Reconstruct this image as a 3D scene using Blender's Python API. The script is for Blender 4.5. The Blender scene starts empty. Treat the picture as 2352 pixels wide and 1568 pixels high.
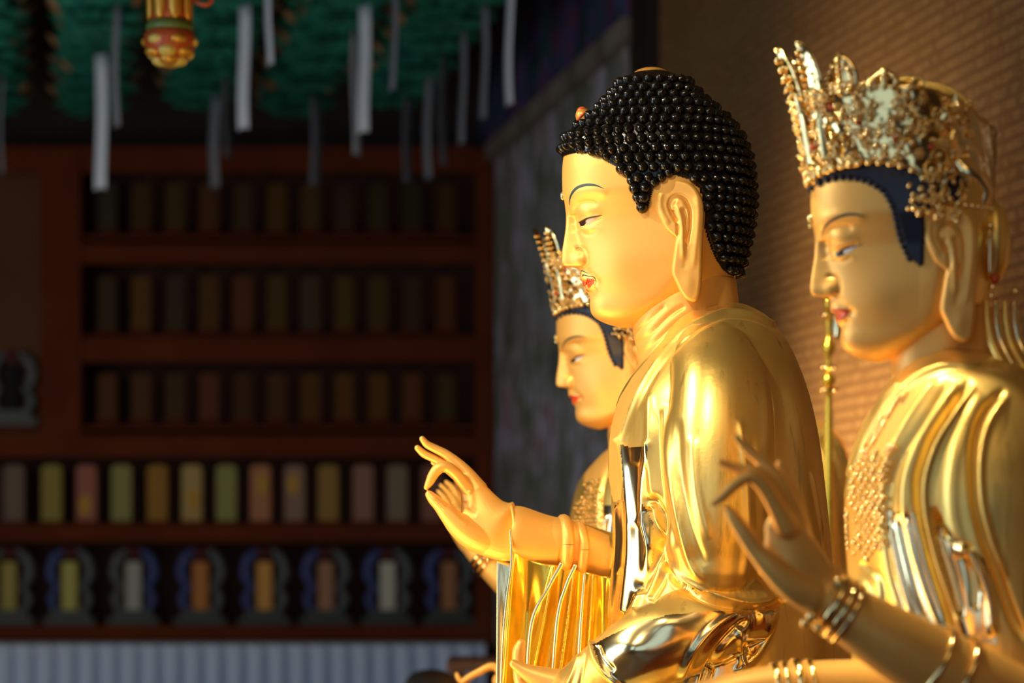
import bpy, bmesh, math, random
import numpy as np
from mathutils import Vector
from mathutils.bvhtree import BVHTree

random.seed(7)
rng = np.random.default_rng(7)
scene = bpy.context.scene
col = scene.collection
PI = math.pi

# ------------------------------------------------------------------ camera
LENS = 85.0
F = LENS / 36.0 * 2352.0          # focal length in pixels of the 2352 wide frame
CX, CY = 1176.0, 1261.0           # vanishing centre of the level camera
CZ = 1.6
cam_data = bpy.data.cameras.new('camera')
cam = bpy.data.objects.new('camera', cam_data)
col.objects.link(cam)
cam.location = (0, 0, CZ)
cam.rotation_euler = (PI / 2, 0, 0)
cam_data.lens = LENS
cam_data.sensor_width = 36
cam_data.shift_y = (CY - 784.0) / 2352.0
cam_data.clip_start = 0.05
cam_data.clip_end = 60
cam_data.dof.use_dof = True
cam_data.dof.focus_distance = 4.16
cam_data.dof.aperture_fstop = 2.8
scene.camera = cam

# ------------------------------------------------------------------ view
scene.view_settings.view_transform = 'Standard'
scene.view_settings.look = 'None'
scene.view_settings.gamma = 1.0
scene.view_settings.use_curve_mapping = False
scene.view_settings.exposure = 0.0

# ------------------------------------------------------------------ world
world = bpy.data.worlds.new('hall_ambient')
scene.world = world
world.use_nodes = True
wn = world.node_tree.nodes
wl = world.node_tree.links
bgn = wn['Background']
tc = wn.new('ShaderNodeTexCoord')
sep = wn.new('ShaderNodeSeparateXYZ')
ramp = wn.new('ShaderNodeValToRGB')
wl.new(tc.outputs['Generated'], sep.inputs[0])
wl.new(sep.outputs['Z'], ramp.inputs[0])
ramp.color_ramp.elements[0].position = 0.0
ramp.color_ramp.elements[0].color = (0.055, 0.030, 0.012, 1)
ramp.color_ramp.elements[1].position = 0.6
ramp.color_ramp.elements[1].color = (0.016, 0.020, 0.022, 1)
wl.new(ramp.outputs[0], bgn.inputs['Color'])
bgn.inputs['Strength'].default_value = 0.8

def look(o, target):
    d = Vector(target) - o.location
    o.rotation_euler = d.to_track_quat('-Z', 'Y').to_euler()

def area(name, loc, target, size, size_y, energy, color):
    l = bpy.data.lights.new(name, 'AREA')
    l.shape = 'RECTANGLE'
    l.size = size
    l.size_y = size_y
    l.energy = energy
    l.color = color
    o = bpy.data.objects.new(name, l)
    col.objects.link(o)
    o.location = loc
    look(o, target)
    return o

def spot(name, loc, target, energy, color, angle, radius, blend=0.5):
    l = bpy.data.lights.new(name, 'SPOT')
    l.energy = energy
    l.color = color
    l.spot_size = math.radians(angle)
    l.spot_blend = blend
    l.shadow_soft_size = radius
    o = bpy.data.objects.new(name, l)
    col.objects.link(o)
    o.location = loc
    look(o, target)
    return o

WARM = (1.0, 0.84, 0.55)
COOL = (0.52, 0.74, 1.0)
# the spot lamps on the beam in front of the altar
spot('altar_spotlight', (-1.15, 2.15, 3.6), (0.36, 4.3, 1.85), 170, WARM, 27, 0.06, 0.6)
spot('altar_spotlight', (-1.9, 3.9, 3.3), (0.35, 4.3, 1.85), 190, WARM, 34, 0.06, 0.6)
spot('altar_spotlight', (-1.3, 3.3, 3.7), (0.22, 5.35, 1.75), 300, WARM, 24, 0.06, 0.6)
spot('altar_spotlight', (-1.7, 3.75, 3.0), (0.72, 3.4, 1.75), 110, WARM, 30, 0.06, 0.6)
spot('wall_fill_spot', (-0.1, 6.5, 1.1), (1.05, 6.75, 1.95), 330, (1.0, 0.74, 0.42), 70, 0.10, 1.0)  # unseen spot added low beyond the altar to brighten the inscribed wall
spot('altar_spotlight', (-0.5, 3.7, 4.1), (0.72, 3.45, 1.7), 430, WARM, 26, 0.06, 0.7)
spot('altar_spotlight', (-0.5, 5.2, 3.3), (0.80, 6.3, 1.85), 330, WARM, 17, 0.06, 0.7)
area('warm_fill_area', (-0.2, 0.6, 4.3), (0.4, 4.3, 1.8), 1.6, 1.6, 14, (1.0, 0.74, 0.40))  # unseen warm fill added above the camera to lift the robes
spot('near_wall_fill', (0.9, 1.0, 3.9), (2.0, 1.9, 1.3), 170, (1.0, 0.66, 0.28), 48, 0.10, 0.8)  # unseen spot added so the gilding mirrors a warmly lit wall
# unseen fill added below the frame, in place of orange bounce on the gilding
area('orange_fill_below', (-0.55, 4.1, 0.95), (0.3, 4.3, 1.9), 0.5, 1.6, 30, (1.0, 0.60, 0.20))
# daylight through the open doors of the hall on the left
area('daylight_area', (-3.2, 3.4, 2.1), (0.4, 4.3, 1.7), 1.1, 2.2, 46, COOL)
area('daylight_area', (-2.6, 0.4, 2.4), (0.5, 4.4, 1.7), 0.9, 1.8, 7, COOL)
area('daylight_area', (-3.6, 8.4, 2.2), (-0.8, 12.5, 1.0), 1.4, 2.2, 23, (1.0, 0.92, 0.80))
area('daylight_area', (-1.0, -2.05, 2.1), (0.4, 4.3, 1.7), 3.4, 2.6, 27, COOL)  # unseen cool panel added behind the camera for reflections in the gold

# ------------------------------------------------------------------ helpers
def C(u, v, w):
    """traced picture point of something w units nearer than its statue's axis"""
    k = 1 - w / F
    return (CX + (u - CX) * k, CY + (v - CY) * k, w)

def proj(p):
    k = 1 - p[:, 2] / F
    return np.stack([CX + (p[:, 0] - CX) / k, CY + (p[:, 1] - CY) / k], 1)

class Frame:
    def __init__(s, D):
        s.D = D
        s.s = D / F
    def world(s, p):
        p = np.asarray(p, float)
        return np.stack([(p[:, 0] - CX) * s.s, s.D - p[:, 2] * s.s, CZ + (CY - p[:, 1]) * s.s], 1)

def at(px, py, d):
    return Vector(((px - CX) / F * d, d, CZ + (CY - py) / F * d))

def tag(o, label=None, cat=None, group=None, kind=None):
    if label: o['label'] = label
    if cat: o['category'] = cat
    if group: o['group'] = group
    if kind: o['kind'] = kind
    return o

def thing(name, loc, label, cat, group=None, rz=0):
    o = bpy.data.objects.new(name, None)
    o.empty_display_size = 0.1
    o.location = loc
    o.rotation_euler = (0, 0, rz)
    col.objects.link(o)
    return tag(o, label, cat, group)

def make(name, verts, faces, mat, parent=None, smooth=True, flip=False, origin=None, local=False, mats=None, fmat=None):
    """links one mesh; verts in world space unless local"""
    verts = np.asarray(verts, float)
    me = bpy.data.meshes.new(name)
    if parent is not None and not local:
        off = np.array(tuple(root_of(parent)))
        verts = verts - off
    elif parent is None and origin is not None:
        verts = verts - np.array(tuple(origin))
    me.from_pydata(verts.tolist(), [], [tuple(int(i) for i in f) for f in faces])
    if flip is not None:
        bm = bmesh.new(); bm.from_mesh(me)
        bmesh.ops.recalc_face_normals(bm, faces=bm.faces)
        bm.to_mesh(me); bm.free()
    if mats:
        for m in mats: me.materials.append(m)
        if fmat is not None:
            me.polygons.foreach_set('material_index', np.asarray(fmat, dtype=np.int32))
    else:
        me.materials.append(mat)
    if smooth:
        me.polygons.foreach_set('use_smooth', [True] * len(me.polygons))
    me.update()
    o = bpy.data.objects.new(name, me)
    col.objects.link(o)
    if parent is not None:
        o.parent = parent
    elif origin is not None:
        o.location = origin
    return o

def root_of(p):
    loc = Vector((0, 0, 0))
    while p is not None:
        loc += p.location
        p = p.parent
    return loc

def merge(parts):
    V = []; Fc = []; n = 0
    for v, f in parts:
        V.append(np.asarray(v, float)); Fc += [tuple(i + n for i in q) for q in f]; n += len(v)
    return np.concatenate(V), Fc

def pchip(xs, ys, x):
    xs = np.asarray(xs, float); ys = np.asarray(ys, float); x = np.asarray(x, float)
    h = np.diff(xs); d = np.diff(ys) / h
    m = np.zeros(len(xs))
    for i in range(1, len(xs) - 1):
        if d[i - 1] * d[i] > 0:
            w1 = 2 * h[i] + h[i - 1]; w2 = h[i] + 2 * h[i - 1]
            m[i] = (w1 + w2) / (w1 / d[i - 1] + w2 / d[i])
    m[0] = d[0]; m[-1] = d[-1]
    x = np.clip(x, xs[0], xs[-1])
    i = np.clip(np.searchsorted(xs, x) - 1, 0, len(xs) - 2)
    t = (x - xs[i]) / h[i]
    h00 = 2 * t**3 - 3 * t**2 + 1; h10 = t**3 - 2 * t**2 + t
    h01 = -2 * t**3 + 3 * t**2; h11 = t**3 - t**2
    return h00 * ys[i] + h10 * h[i] * m[i] + h01 * ys[i + 1] + h11 * h[i] * m[i + 1]

def spline(pts, n):
    """smooth curve through points, n samples; extra columns (radii) ride along"""
    pts = np.asarray(pts, float)
    if len(pts) == 2:
        t = np.linspace(0, 1, n)[:, None]
        return pts[0] * (1 - t) + pts[1] * t
    P = np.vstack([2 * pts[0] - pts[1], pts, 2 * pts[-1] - pts[-2]])
    seg = np.linalg.norm(np.diff(pts[:, :2], axis=0), axis=1) + 1e-6
    s = np.concatenate([[0], np.cumsum(seg)])
    q = np.linspace(0, s[-1], n)
    i = np.clip(np.searchsorted(s, q, side='right') - 1, 0, len(pts) - 2)
    t = ((q - s[i]) / seg[i])[:, None]
    p0, p1, p2, p3 = P[i], P[i + 1], P[i + 2], P[i + 3]
    return 0.5 * ((2 * p1) + (-p0 + p2) * t + (2 * p0 - 5 * p1 + 4 * p2 - p3) * t**2 + (-p0 + 3 * p1 - 3 * p2 + p3) * t**3)

def sphere(c, r, nu=12, nv=8, pole=2):
    r = np.ones(3) * r
    V = []; Fc = []
    for j in range(nv + 1):
        a = PI * j / nv
        for i in range(nu):
            b = 2 * PI * i / nu
            V.append((math.sin(a) * math.cos(b), math.sin(a) * math.sin(b), math.cos(a)))
    V = np.array(V)
    if pole == 1: V = V[:, [0, 2, 1]]
    V = V * r + np.asarray(c, float)
    for j in range(nv):
        for i in range(nu):
            k = (i + 1) % nu
            Fc.append((j * nu + i, j * nu + k, (j + 1) * nu + k, (j + 1) * nu + i))
    return V, Fc

def tube(pts, n=None, seg=16, flat=1.0, flat_axis=None, caps=True, open_ends=False):
    """tapered tube along pts rows (x,y,z,r); flat scales the section along the third coordinate"""
    pts = np.asarray(pts, float)
    if n is None: n = max(6, len(pts) * 6)
    S = spline(pts, n)
    P = S[:, :3]; R = np.maximum(S[:, 3], 1e-4)
    if caps:
        # rounded ends
        ends0 = []; ends1 = []
        t0 = P[0] - P[1]; t0 /= np.linalg.norm(t0)
        t1 = P[-1] - P[-2]; t1 /= np.linalg.norm(t1)
        for a in (0.98, 0.85, 0.6, 0.3):
            ends0.append((P[0] + t0 * R[0] * a, R[0] * math.sqrt(1 - a * a)))
            ends1.append((P[-1] + t1 * R[-1] * a, R[-1] * math.sqrt(1 - a * a)))
        P = np.vstack([[e[0] for e in ends0], P, [e[0] for e in ends1[::-1]]])
        R = np.concatenate([[e[1] for e in ends0], R, [e[1] for e in ends1[::-1]]])
    T = np.gradient(P, axis=0)
    T /= np.linalg.norm(T, axis=1)[:, None] + 1e-9
    up = np.array([0, 0, 1.0])
    V = []
    prev = None
    for i in range(len(P)):
        t = T[i]
        if flat_axis is not None:
            b = np.asarray(flat_axis, float)
            b = b - t * np.dot(b, t); b /= np.linalg.norm(b)
            a = np.cross(b, t)
        else:
            if prev is None:
                ref = up if abs(t[2]) < 0.9 else np.array([1.0, 0, 0])
                a = np.cross(ref, t)
            else:
                a = prev - t * np.dot(prev, t)
            a /= np.linalg.norm(a) + 1e-9
            prev = a
            b = np.cross(t, a)
        for k in range(seg):
            th = 2 * PI * k / seg
            V.append(P[i] + R[i] * (a * math.cos(th) + b * math.sin(th) * flat))
    Fc = []
    m = len(P)
    for i in range(m - 1):
        for k in range(seg):
            q = (k + 1) % seg
            Fc.append((i * seg + k, i * seg + q, (i + 1) * seg + q, (i + 1) * seg + k))
    if not open_ends:
        Fc.append(tuple(range(seg))); Fc.append(tuple((m - 1) * seg + k for k in range(seg)))
    return np.array(V), Fc

def loft(rows, n=60, seg=64, p=2.0):
    """rows: (v, uLeft, uRight, halfWidth[, centre w]); horizontal superellipse sections, closed"""
    rows = np.asarray([tuple(r) + (0,) * (5 - len(r)) for r in rows], float)
    vs = np.linspace(rows[0, 0], rows[-1, 0], n)
    uL = pchip(rows[:, 0], rows[:, 1], vs); uR = pchip(rows[:, 0], rows[:, 2], vs)
    W = pchip(rows[:, 0], rows[:, 3], vs); wc = pchip(rows[:, 0], rows[:, 4], vs)
    V = []; Fc = []
    for i, v in enumerate(vs):
        for k in range(seg):
            th = 2 * PI * k / seg
            c, s = math.cos(th), math.sin(th)
            cc = abs(c) ** (2 / p) * (1 if c > 0 else -1); ss = abs(s) ** (2 / p) * (1 if s > 0 else -1)
            V.append(((uL[i] + uR[i]) / 2 + (uR[i] - uL[i]) / 2 * cc, v, wc[i] + W[i] * ss))
    for i in range(n - 1):
        for k in range(seg):
            q = (k + 1) % seg
            Fc.append((i * seg + k, i * seg + q, (i + 1) * seg + q, (i + 1) * seg + k))
    Fc.append(tuple(range(seg))); Fc.append(tuple((n - 1) * seg + k for k in range(seg)))
    return np.array(V), Fc

def clay(parts, voxel, smooth=4, fac=0.5):
    """merges overlapping shapes into one continuous skin"""
    V, Fc = merge(parts)
    me = bpy.data.meshes.new('clay_tmp')
    me.from_pydata(np.stack([V[:, 0], V[:, 1], V[:, 2]], 1).tolist(), [], Fc)
    bm = bmesh.new(); bm.from_mesh(me)
    bmesh.ops.recalc_face_normals(bm, faces=bm.faces)
    bm.to_mesh(me); bm.free()
    o = bpy.data.objects.new('clay_tmp', me)
    col.objects.link(o)
    r = o.modifiers.new('r', 'REMESH'); r.mode = 'VOXEL'; r.voxel_size = voxel; r.adaptivity = 0
    if smooth:
        s = o.modifiers.new('s', 'SMOOTH'); s.factor = fac; s.iterations = smooth
    dg = bpy.context.evaluated_depsgraph_get()
    ev = o.evaluated_get(dg)
    m2 = ev.to_mesh()
    out = np.empty(len(m2.vertices) * 3); m2.vertices.foreach_get('co', out); out = out.reshape(-1, 3)
    faces = [tuple(p.vertices) for p in m2.polygons]
    ev.to_mesh_clear()
    bpy.data.objects.remove(o, do_unlink=True); bpy.data.meshes.remove(me)
    return out, faces

def vnormals(V, Fc):
    q = np.array([f if len(f) == 4 else tuple(f) + (f[-1],) for f in Fc if len(f) in (3, 4)])
    n = np.cross(V[q[:, 2]] - V[q[:, 0]], V[q[:, 3]] - V[q[:, 1]])
    t = q[:, 2] == q[:, 3]
    if t.any(): n[t] = np.cross(V[q[t, 1]] - V[q[t, 0]], V[q[t, 2]] - V[q[t, 0]])
    N = np.zeros_like(V)
    for k in range(4): np.add.at(N, q[:, k], n)
    N /= np.linalg.norm(N, axis=1)[:, None] + 1e-9
    # make them point away from the middle
    c = V.mean(0)
    if ((V - c) * N).sum() < 0: N = -N
    return N

def pdist(P, line):
    """distance of 2D points to a polyline and position along it 0..1"""
    line = np.asarray(line, float)
    best = np.full(len(P), 1e9); tt = np.zeros(len(P))
    L = np.concatenate([[0], np.cumsum(np.linalg.norm(np.diff(line, axis=0), axis=1))])
    for i in range(len(line) - 1):
        a, b = line[i], line[i + 1]
        ab = b - a; l2 = (ab**2).sum() + 1e-9
        t = np.clip(((P - a) @ ab) / l2, 0, 1)
        d = np.linalg.norm(P - a - t[:, None] * ab, axis=1)
        m = d < best
        best[m] = d[m]; tt[m] = (L[i] + t[m] * (L[i + 1] - L[i])) / L[-1]
    return best, tt

def inside(P, poly):
    poly = np.asarray(poly, float)
    x, y = P[:, 0], P[:, 1]
    r = np.zeros(len(P), bool)
    j = len(poly) - 1
    for i in range(len(poly)):
        xi, yi = poly[i]; xj, yj = poly[j]
        c = ((yi > y) != (yj > y)) & (x < (xj - xi) * (y - yi) / (yj - yi + 1e-12) + xi)
        r ^= c
        j = i
    return r

def sculpt(V, Fc, strokes, side=None, project=True, normal=None):
    """strokes: (points, width, height[, kind]); kind r ridge, b blob; raises/lowers the surface along its normal"""
    N = vnormals(V, Fc)
    P = proj(V) if project else V[:, :2]
    D = np.zeros(len(V))
    for st in strokes:
        pts, wdt, amp = st[0], st[1], st[2]
        kind = st[3] if len(st) > 3 else 'r'
        if kind == 'b':
            (u0, v0) = pts; ru, rv = wdt
            D += amp * np.exp(-(((P[:, 0] - u0) / ru) ** 2 + ((P[:, 1] - v0) / rv) ** 2))
            continue
        line = spline(pts, max(8, len(pts) * 5))
        lo = line.min(0) - wdt * 3; hi = line.max(0) + wdt * 3
        m = (P[:, 0] > lo[0]) & (P[:, 0] < hi[0]) & (P[:, 1] > lo[1]) & (P[:, 1] < hi[1])
        if not m.any(): continue
        d, t = pdist(P[m], line)
        taper = np.clip(np.minimum(t, 1 - t) / 0.12, 0, 1) if kind != 'k' else 1.0
        taper = taper if kind == 'k' else taper * (2 - taper)
        D[m] += amp * np.exp(-(d / wdt) ** 2) * taper
    if side is not None:
        f = 1 / (1 + np.exp(-(N[:, 2] * side) * 8))
        D *= f
    return V + N * D[:, None]
# ------------------------------------------------------------------ materials
def mat_new(name, base=(0.5, 0.5, 0.5), rough=0.5, metal=0.0, **kw):
    m = bpy.data.materials.new(name)
    m.use_nodes = True
    b = m.node_tree.nodes['Principled BSDF']
    b.inputs['Base Color'].default_value = (*base, 1)
    b.inputs['Roughness'].default_value = rough
    b.inputs['Metallic'].default_value = metal
    for k, v in kw.items():
        b.inputs[k.replace('_', ' ')].default_value = v
    return m

def noise_node(m, scale, detail=4, stretch=(1, 1, 1), rough=0.5, distortion=0.0):
    nt = m.node_tree
    c = nt.nodes.new('ShaderNodeTexCoord')
    mp = nt.nodes.new('ShaderNodeMapping')
    mp.inputs['Scale'].default_value = stretch
    n = nt.nodes.new('ShaderNodeTexNoise')
    n.inputs['Scale'].default_value = scale
    n.inputs['Detail'].default_value = detail
    n.inputs['Roughness'].default_value = rough
    n.inputs['Distortion'].default_value = distortion
    nt.links.new(c.outputs['Object'], mp.inputs[0])
    nt.links.new(mp.outputs[0], n.inputs['Vector'])
    return n

def ramp_node(m, src, stops, interp='LINEAR'):
    nt = m.node_tree
    r = nt.nodes.new('ShaderNodeValToRGB')
    r.color_ramp.interpolation = interp
    els = r.color_ramp.elements
    while len(els) < len(stops): els.new(0.5)
    for e, (p, c) in zip(els, stops):
        e.position = p
        e.color = (*c, 1) if len(c) == 3 else c
    nt.links.new(src, r.inputs[0])
    return r

def bump(m, src, strength, dist=0.01):
    nt = m.node_tree
    b = nt.nodes.new('ShaderNodeBump')
    b.inputs['Strength'].default_value = strength
    b.inputs['Distance'].default_value = dist
    nt.links.new(src, b.inputs['Height'])
    nt.links.new(b.outputs[0], nt.nodes['Principled BSDF'].inputs['Normal'])
    return b

def link(m, a, name):
    m.node_tree.links.new(a, m.node_tree.nodes['Principled BSDF'].inputs[name])

M = {}
# satin gilded lacquer of faces and hands
m = M['skin'] = mat_new('satin_gold_lacquer', (0.96, 0.52, 0.12), 0.45, 0.38)
m.node_tree.nodes['Principled BSDF'].inputs['Specular IOR Level'].default_value = 0.5
# gold leaf of robes: polished with satin patches and faint hanging streaks
m = M['leaf'] = mat_new('gold_leaf', (1.0, 0.68, 0.22), 0.22, 0.84)
n = noise_node(m, 7, 3, (1, 1, 0.35))
r = ramp_node(m, n.outputs['Fac'], [(0.35, (0.30,) * 3), (0.65, (0.46,) * 3)])
link(m, r.outputs[0], 'Roughness')
n2 = noise_node(m, 16, 6, (2.2, 2.2, 0.22), 0.6)
r2 = ramp_node(m, n2.outputs['Fac'], [(0.30, (0.60, 0.40, 0.11)), (0.42, (0.98, 0.67, 0.18)), (1.0, (1.0, 0.70, 0.20))])
link(m, r2.outputs[0], 'Base Color')
n3 = noise_node(m, 130, 2)
bump(m, n3.outputs['Fac'], 0.05, 0.004)
# mirror bright gold leaf in the folds
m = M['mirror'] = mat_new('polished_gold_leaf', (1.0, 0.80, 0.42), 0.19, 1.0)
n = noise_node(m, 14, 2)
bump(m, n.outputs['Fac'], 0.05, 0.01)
M['bounce_leaf'] = mat_new('interlit_gold_leaf', (1.0, 0.69, 0.08), 0.22, 0.86)  # same gold leaf, the inter-lit glow of the folds put into its colour
m = M['ornament'] = mat_new('gilded_ornament', (1.0, 0.74, 0.32), 0.14, 1.0)
m = M['hair_black'] = mat_new('black_lacquer', (0.006, 0.005, 0.004), 0.2, 0.0)
m.node_tree.nodes['Principled BSDF'].inputs['Specular IOR Level'].default_value = 0.45
n = noise_node(m, 160, 3); bump(m, n.outputs['Fac'], 0.35, 0.003)
m = M['hair_navy'] = mat_new('blue_black_lacquer', (0.008, 0.011, 0.028), 0.4)
M['brow'] = mat_new('dark_green_paint', (0.018, 0.050, 0.045), 0.5)
M['eye_white'] = mat_new('grey_white_paint', (0.62, 0.58, 0.62), 0.3)
M['iris'] = mat_new('brown_black_paint', (0.045, 0.022, 0.015), 0.15)
M['lash'] = mat_new('black_paint', (0.012, 0.008, 0.01), 0.4)
M['lip'] = mat_new('red_paint', (0.78, 0.075, 0.022), 0.35)
M['jewel_gold'] = mat_new('amber_gold_paint', (0.75, 0.36, 0.06), 0.3, 0.3)
M['jewel_red'] = mat_new('orange_red_paint', (0.62, 0.10, 0.02), 0.3)
M['urna'] = mat_new('crystal_gold', (0.95, 0.85, 0.4), 0.06, 0.8)
M['bead_red'] = mat_new('red_bead', (0.6, 0.07, 0.02), 0.25)
# ------------------------------------------------------------------ the heads (one sculpt, three sizes)
# all numbers are millimetre-like units of the centre statue's profile
SK = [  # v, front u (no nose), back u, half width, flatness of the front
    (168, 1482, 1512, 14, 0.0), (171, 1468, 1526, 30, 0.0), (177, 1450, 1545, 48, 0.0), (190, 1434, 1568, 66, 0.0), (205, 1420, 1585, 78, 0.0),
    (225, 1405, 1602, 90, 0.0), (243, 1388, 1620, 101, 0.0), (262, 1366, 1645, 114, 0.0), (285, 1338, 1668, 127, 0.0), (305, 1316, 1686, 135, 0.05),
    (330, 1301, 1700, 142, 0.1), (362, 1294, 1712, 147, 0.15), (400, 1291, 1719, 150, 0.2), (444, 1292, 1722, 150, 0.3), (480, 1300, 1722, 147, 0.6),
    (520, 1316, 1718, 142, 0.8), (560, 1325, 1710, 136, 0.8), (600, 1331, 1700, 129, 0.8), (620, 1334, 1694, 124, 0.8), (641, 1338, 1684, 118, 0.8),
    (660, 1346, 1665, 111, 0.75), (680, 1353, 1635, 101, 0.7), (700, 1358, 1590, 88, 0.6), (719, 1362, 1540, 70, 0.4), (732, 1370, 1500, 53, 0.3),
    (743, 1392, 1470, 33, 0.2), (749, 1412, 1452, 16, 0.1), (752, 1426, 1442, 5, 0.0)]
MID = [(444, 1292, 30), (467, 1297, 16), (500, 1300, 13), (523, 1299, 12.5), (553, 1295, 14), (579, 1291, 18), (599, 1290, 20), (607, 1293, 20),
       (611.5, 1298, 19), (613.5, 1323, 18), (615, 1328, 10), (621, 1329.6, 10), (630, 1331, 20), (641, 1331.6, 27), (649, 1340.5, 27), (654, 1343.6, 22), (659, 1342, 21),
       (666, 1344, 20), (673, 1350, 20), (682, 1355, 26), (691, 1354.6, 30), (709, 1356, 34), (719, 1358.5, 34), (728, 1365, 34), (736, 1377, 34), (743, 1392, 30)]
SK = np.array(SK, float); MID = np.array(MID, float)
FACE_STROKES = [
    # (points, width, amp)
    ([(1306, 470), (1312, 452), (1330, 440), (1352, 436), (1378, 440), (1396, 448)], 11, 2.2),      # brow ridge
    ([(1322, 516), (1319, 497), (1322, 480), (1332, 470), (1350, 466), (1372, 468)], 8, -4.0),      # socket crease above the lid
    ([(1314, 492), (1318, 512), (1326, 532)], 10, -4.0),                                         # socket beside the nose
    ((1352, 488), (24, 15), 5.5, 'b'),                                                              # upper lid
    ([(1326, 508), (1340, 503), (1362, 497), (1382, 492)], 3.2, 2.2),                               # lid edge
    ([(1330, 519), (1350, 516), (1366, 507), (1382, 497)], 4.0, -2.5),                             # eye slit
    ((1356, 526), (22, 9), 2.6, 'b'),                                                               # lower lid
    ([(1334, 534), (1352, 538), (1372, 528)], 5, -1.6),
    ([(1320, 571), (1332, 569), (1342, 574), (1347, 588), (1347, 604), (1340, 616)], 4.5, -4.0),    # crease round the nostril wing
    ((1330, 595), (14, 14), 6.0, 'b'),                                                              # nostril wing
    ([(1346, 616), (1352, 628), (1368, 640)], 8, -2.2),                                             # beside the upper lip
    ((1371, 646), (8, 9), -4.0, 'b'),                                                               # mouth corner
    ([(1336, 650), (1350, 649), (1367, 645)], 3.2, -1.6),                                           # parting of the lips
    ([(1334, 641), (1350, 642), (1364, 643)], 4, 1.2),
    ([(1345, 658), (1355, 656), (1364, 650)], 5, 1.5),
    ([(1346, 674), (1358, 672), (1370, 662)], 6, -3.0),                                             # hollow under the lip
    ((1372, 702), (26, 18), 4.0, 'b'),                                                              # chin
    ((1425, 610), (46, 60), 5.0, 'b'),                                                              # cheek
]

def head_grid():
    v = np.unique(np.concatenate([np.linspace(168, 180, 14), np.linspace(180, 440, 110), np.linspace(440, 600, 112),
                                  np.linspace(600, 696, 110), np.linspace(696, 752, 44)]))
    nt = 150
    t = np.linspace(0, 1, nt)
    phi = PI * (0.35 * t + 0.65 * t**1.7)
    half = phi
    ang = np.concatenate([half, -half[-2:0:-1]])      # 0 front .. pi back
    uf = pchip(SK[:, 0], SK[:, 1], v); ub = pchip(SK[:, 0], SK[:, 2], v)
    W = pchip(SK[:, 0], SK[:, 3], v); K = pchip(SK[:, 0], SK[:, 4], v)
    mid = pchip(MID[:, 0], MID[:, 1], v); ml = pchip(MID[:, 0], MID[:, 2], v)
    V = []
    for i in range(len(v)):
        c = uf[i] * 0.42 + ub[i] * 0.58
        a = c - uf[i]; b = ub[i] - c
        s, co = np.sin(ang), np.cos(ang)
        k = K[i]
        s1 = np.abs(s)
        front = (1 - k) * co + k * (1 - s1**1.8) * np.where(co > 0, 1, 0)
        u = np.where(co > 0, c - a * front, c - b * co)
        w = W[i] * s
        if 444 < v[i] < 744:
            d = uf[i] - mid[i]
            sh = np.exp(-np.abs(w / ml[i])**2.4)
            u = np.where(co > 0, u - d * sh, u)
        V.append(np.stack([u, np.full_like(u, v[i]), w], 1))
    n = len(ang)
    Fc = []
    for i in range(len(v) - 1):
        for k in range(n):
            q = (k + 1) % n
            Fc.append((i * n + k, i * n + q, (i + 1) * n + q, (i + 1) * n + k))
    Fc.append(tuple(range(n))); Fc.append(tuple((len(v) - 1) * n + k for k in range(n)))
    return np.concatenate(V), Fc, n, len(v)

HV0, HF, HN, HM = head_grid()

def head_mesh(strokes, shift_eye=0.0):
    st = []
    for s in strokes:
        st.append(s)
    V = HV0.copy()
    # paint-side symmetric sculpt: fold both sides onto the near one
    A = V.copy(); A[:, 2] = np.abs(A[:, 2])
    N = vnormals(V, HF)
    P = proj(A)
    D = np.zeros(len(V))
    front = V[:, 0] < 1560
    for s in st:
        pts, wd, amp = s[0], s[1], s[2]
        if len(s) > 3 and s[3] == 'b':
            D += amp * np.exp(-(((P[:, 0] - pts[0]) / wd[0])**2 + ((P[:, 1] - pts[1]) / wd[1])**2))
        else:
            line = spline(pts, len(pts) * 6)
            d, t = pdist(P, line)
            tp = np.clip(np.minimum(t, 1 - t) / 0.15, 0, 1)
            tp = tp * (2 - tp) * 0.9 + 0.1
            D += amp * np.exp(-(d / wd)**2) * tp
    # keep the very middle clean so both halves meet smoothly
    q_ = np.clip(np.abs(V[:, 2]) / 15.0, 0.0, 1)
    D *= q_ * q_ * (3 - 2 * q_)
    D[~front] = 0
    return V + N * D[:, None]

class Head:
    """places the common head: unit numbers -> the statue's own numbers"""
    def __init__(s, fr, k=1.0, anchor=(1294, 450), to=(1294, 450), w0=0.0):
        s.fr, s.k, s.anchor, s.to, s.w0 = fr, k, anchor, to, w0
    def m(s, p):
        p = np.asarray(p, float)
        q = np.empty_like(p)
        q[:, 0] = s.to[0] + (p[:, 0] - s.anchor[0]) * s.k
        q[:, 1] = s.to[1] + (p[:, 1] - s.anchor[1]) * s.k
        q[:, 2] = p[:, 2] * s.k + s.w0
        return q
    def world(s, p): return s.fr.world(s.m(p))

def bvh_of(V, Fc):
    return BVHTree.FromPolygons([Vector(v) for v in V], Fc)

def drop(bvh, u, v, lift=0.5, comp=True, side=1):
    """point of the near side of a mesh seen at picture point u,v"""
    w = 120.0
    uu, vv = u, v
    loc = nor = None
    for _ in range(3 if comp else 1):
        if comp: uu, vv, _w = C(u, v, w)
        hit = bvh.ray_cast(Vector((uu, vv, 900)), Vector((0, 0, -1)))
        if hit[0] is None or hit[0].z < -5:
            hit = bvh.find_nearest(Vector((uu, vv, 12)))
            if hit[0] is None: return None
            loc, nor = hit[0], hit[1]
            break
        loc, nor = hit[0], hit[1]
        w = loc.z
    n = np.array(nor)
    if n[2] < 0: n = -n
    return np.array(loc) + n * lift

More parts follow.
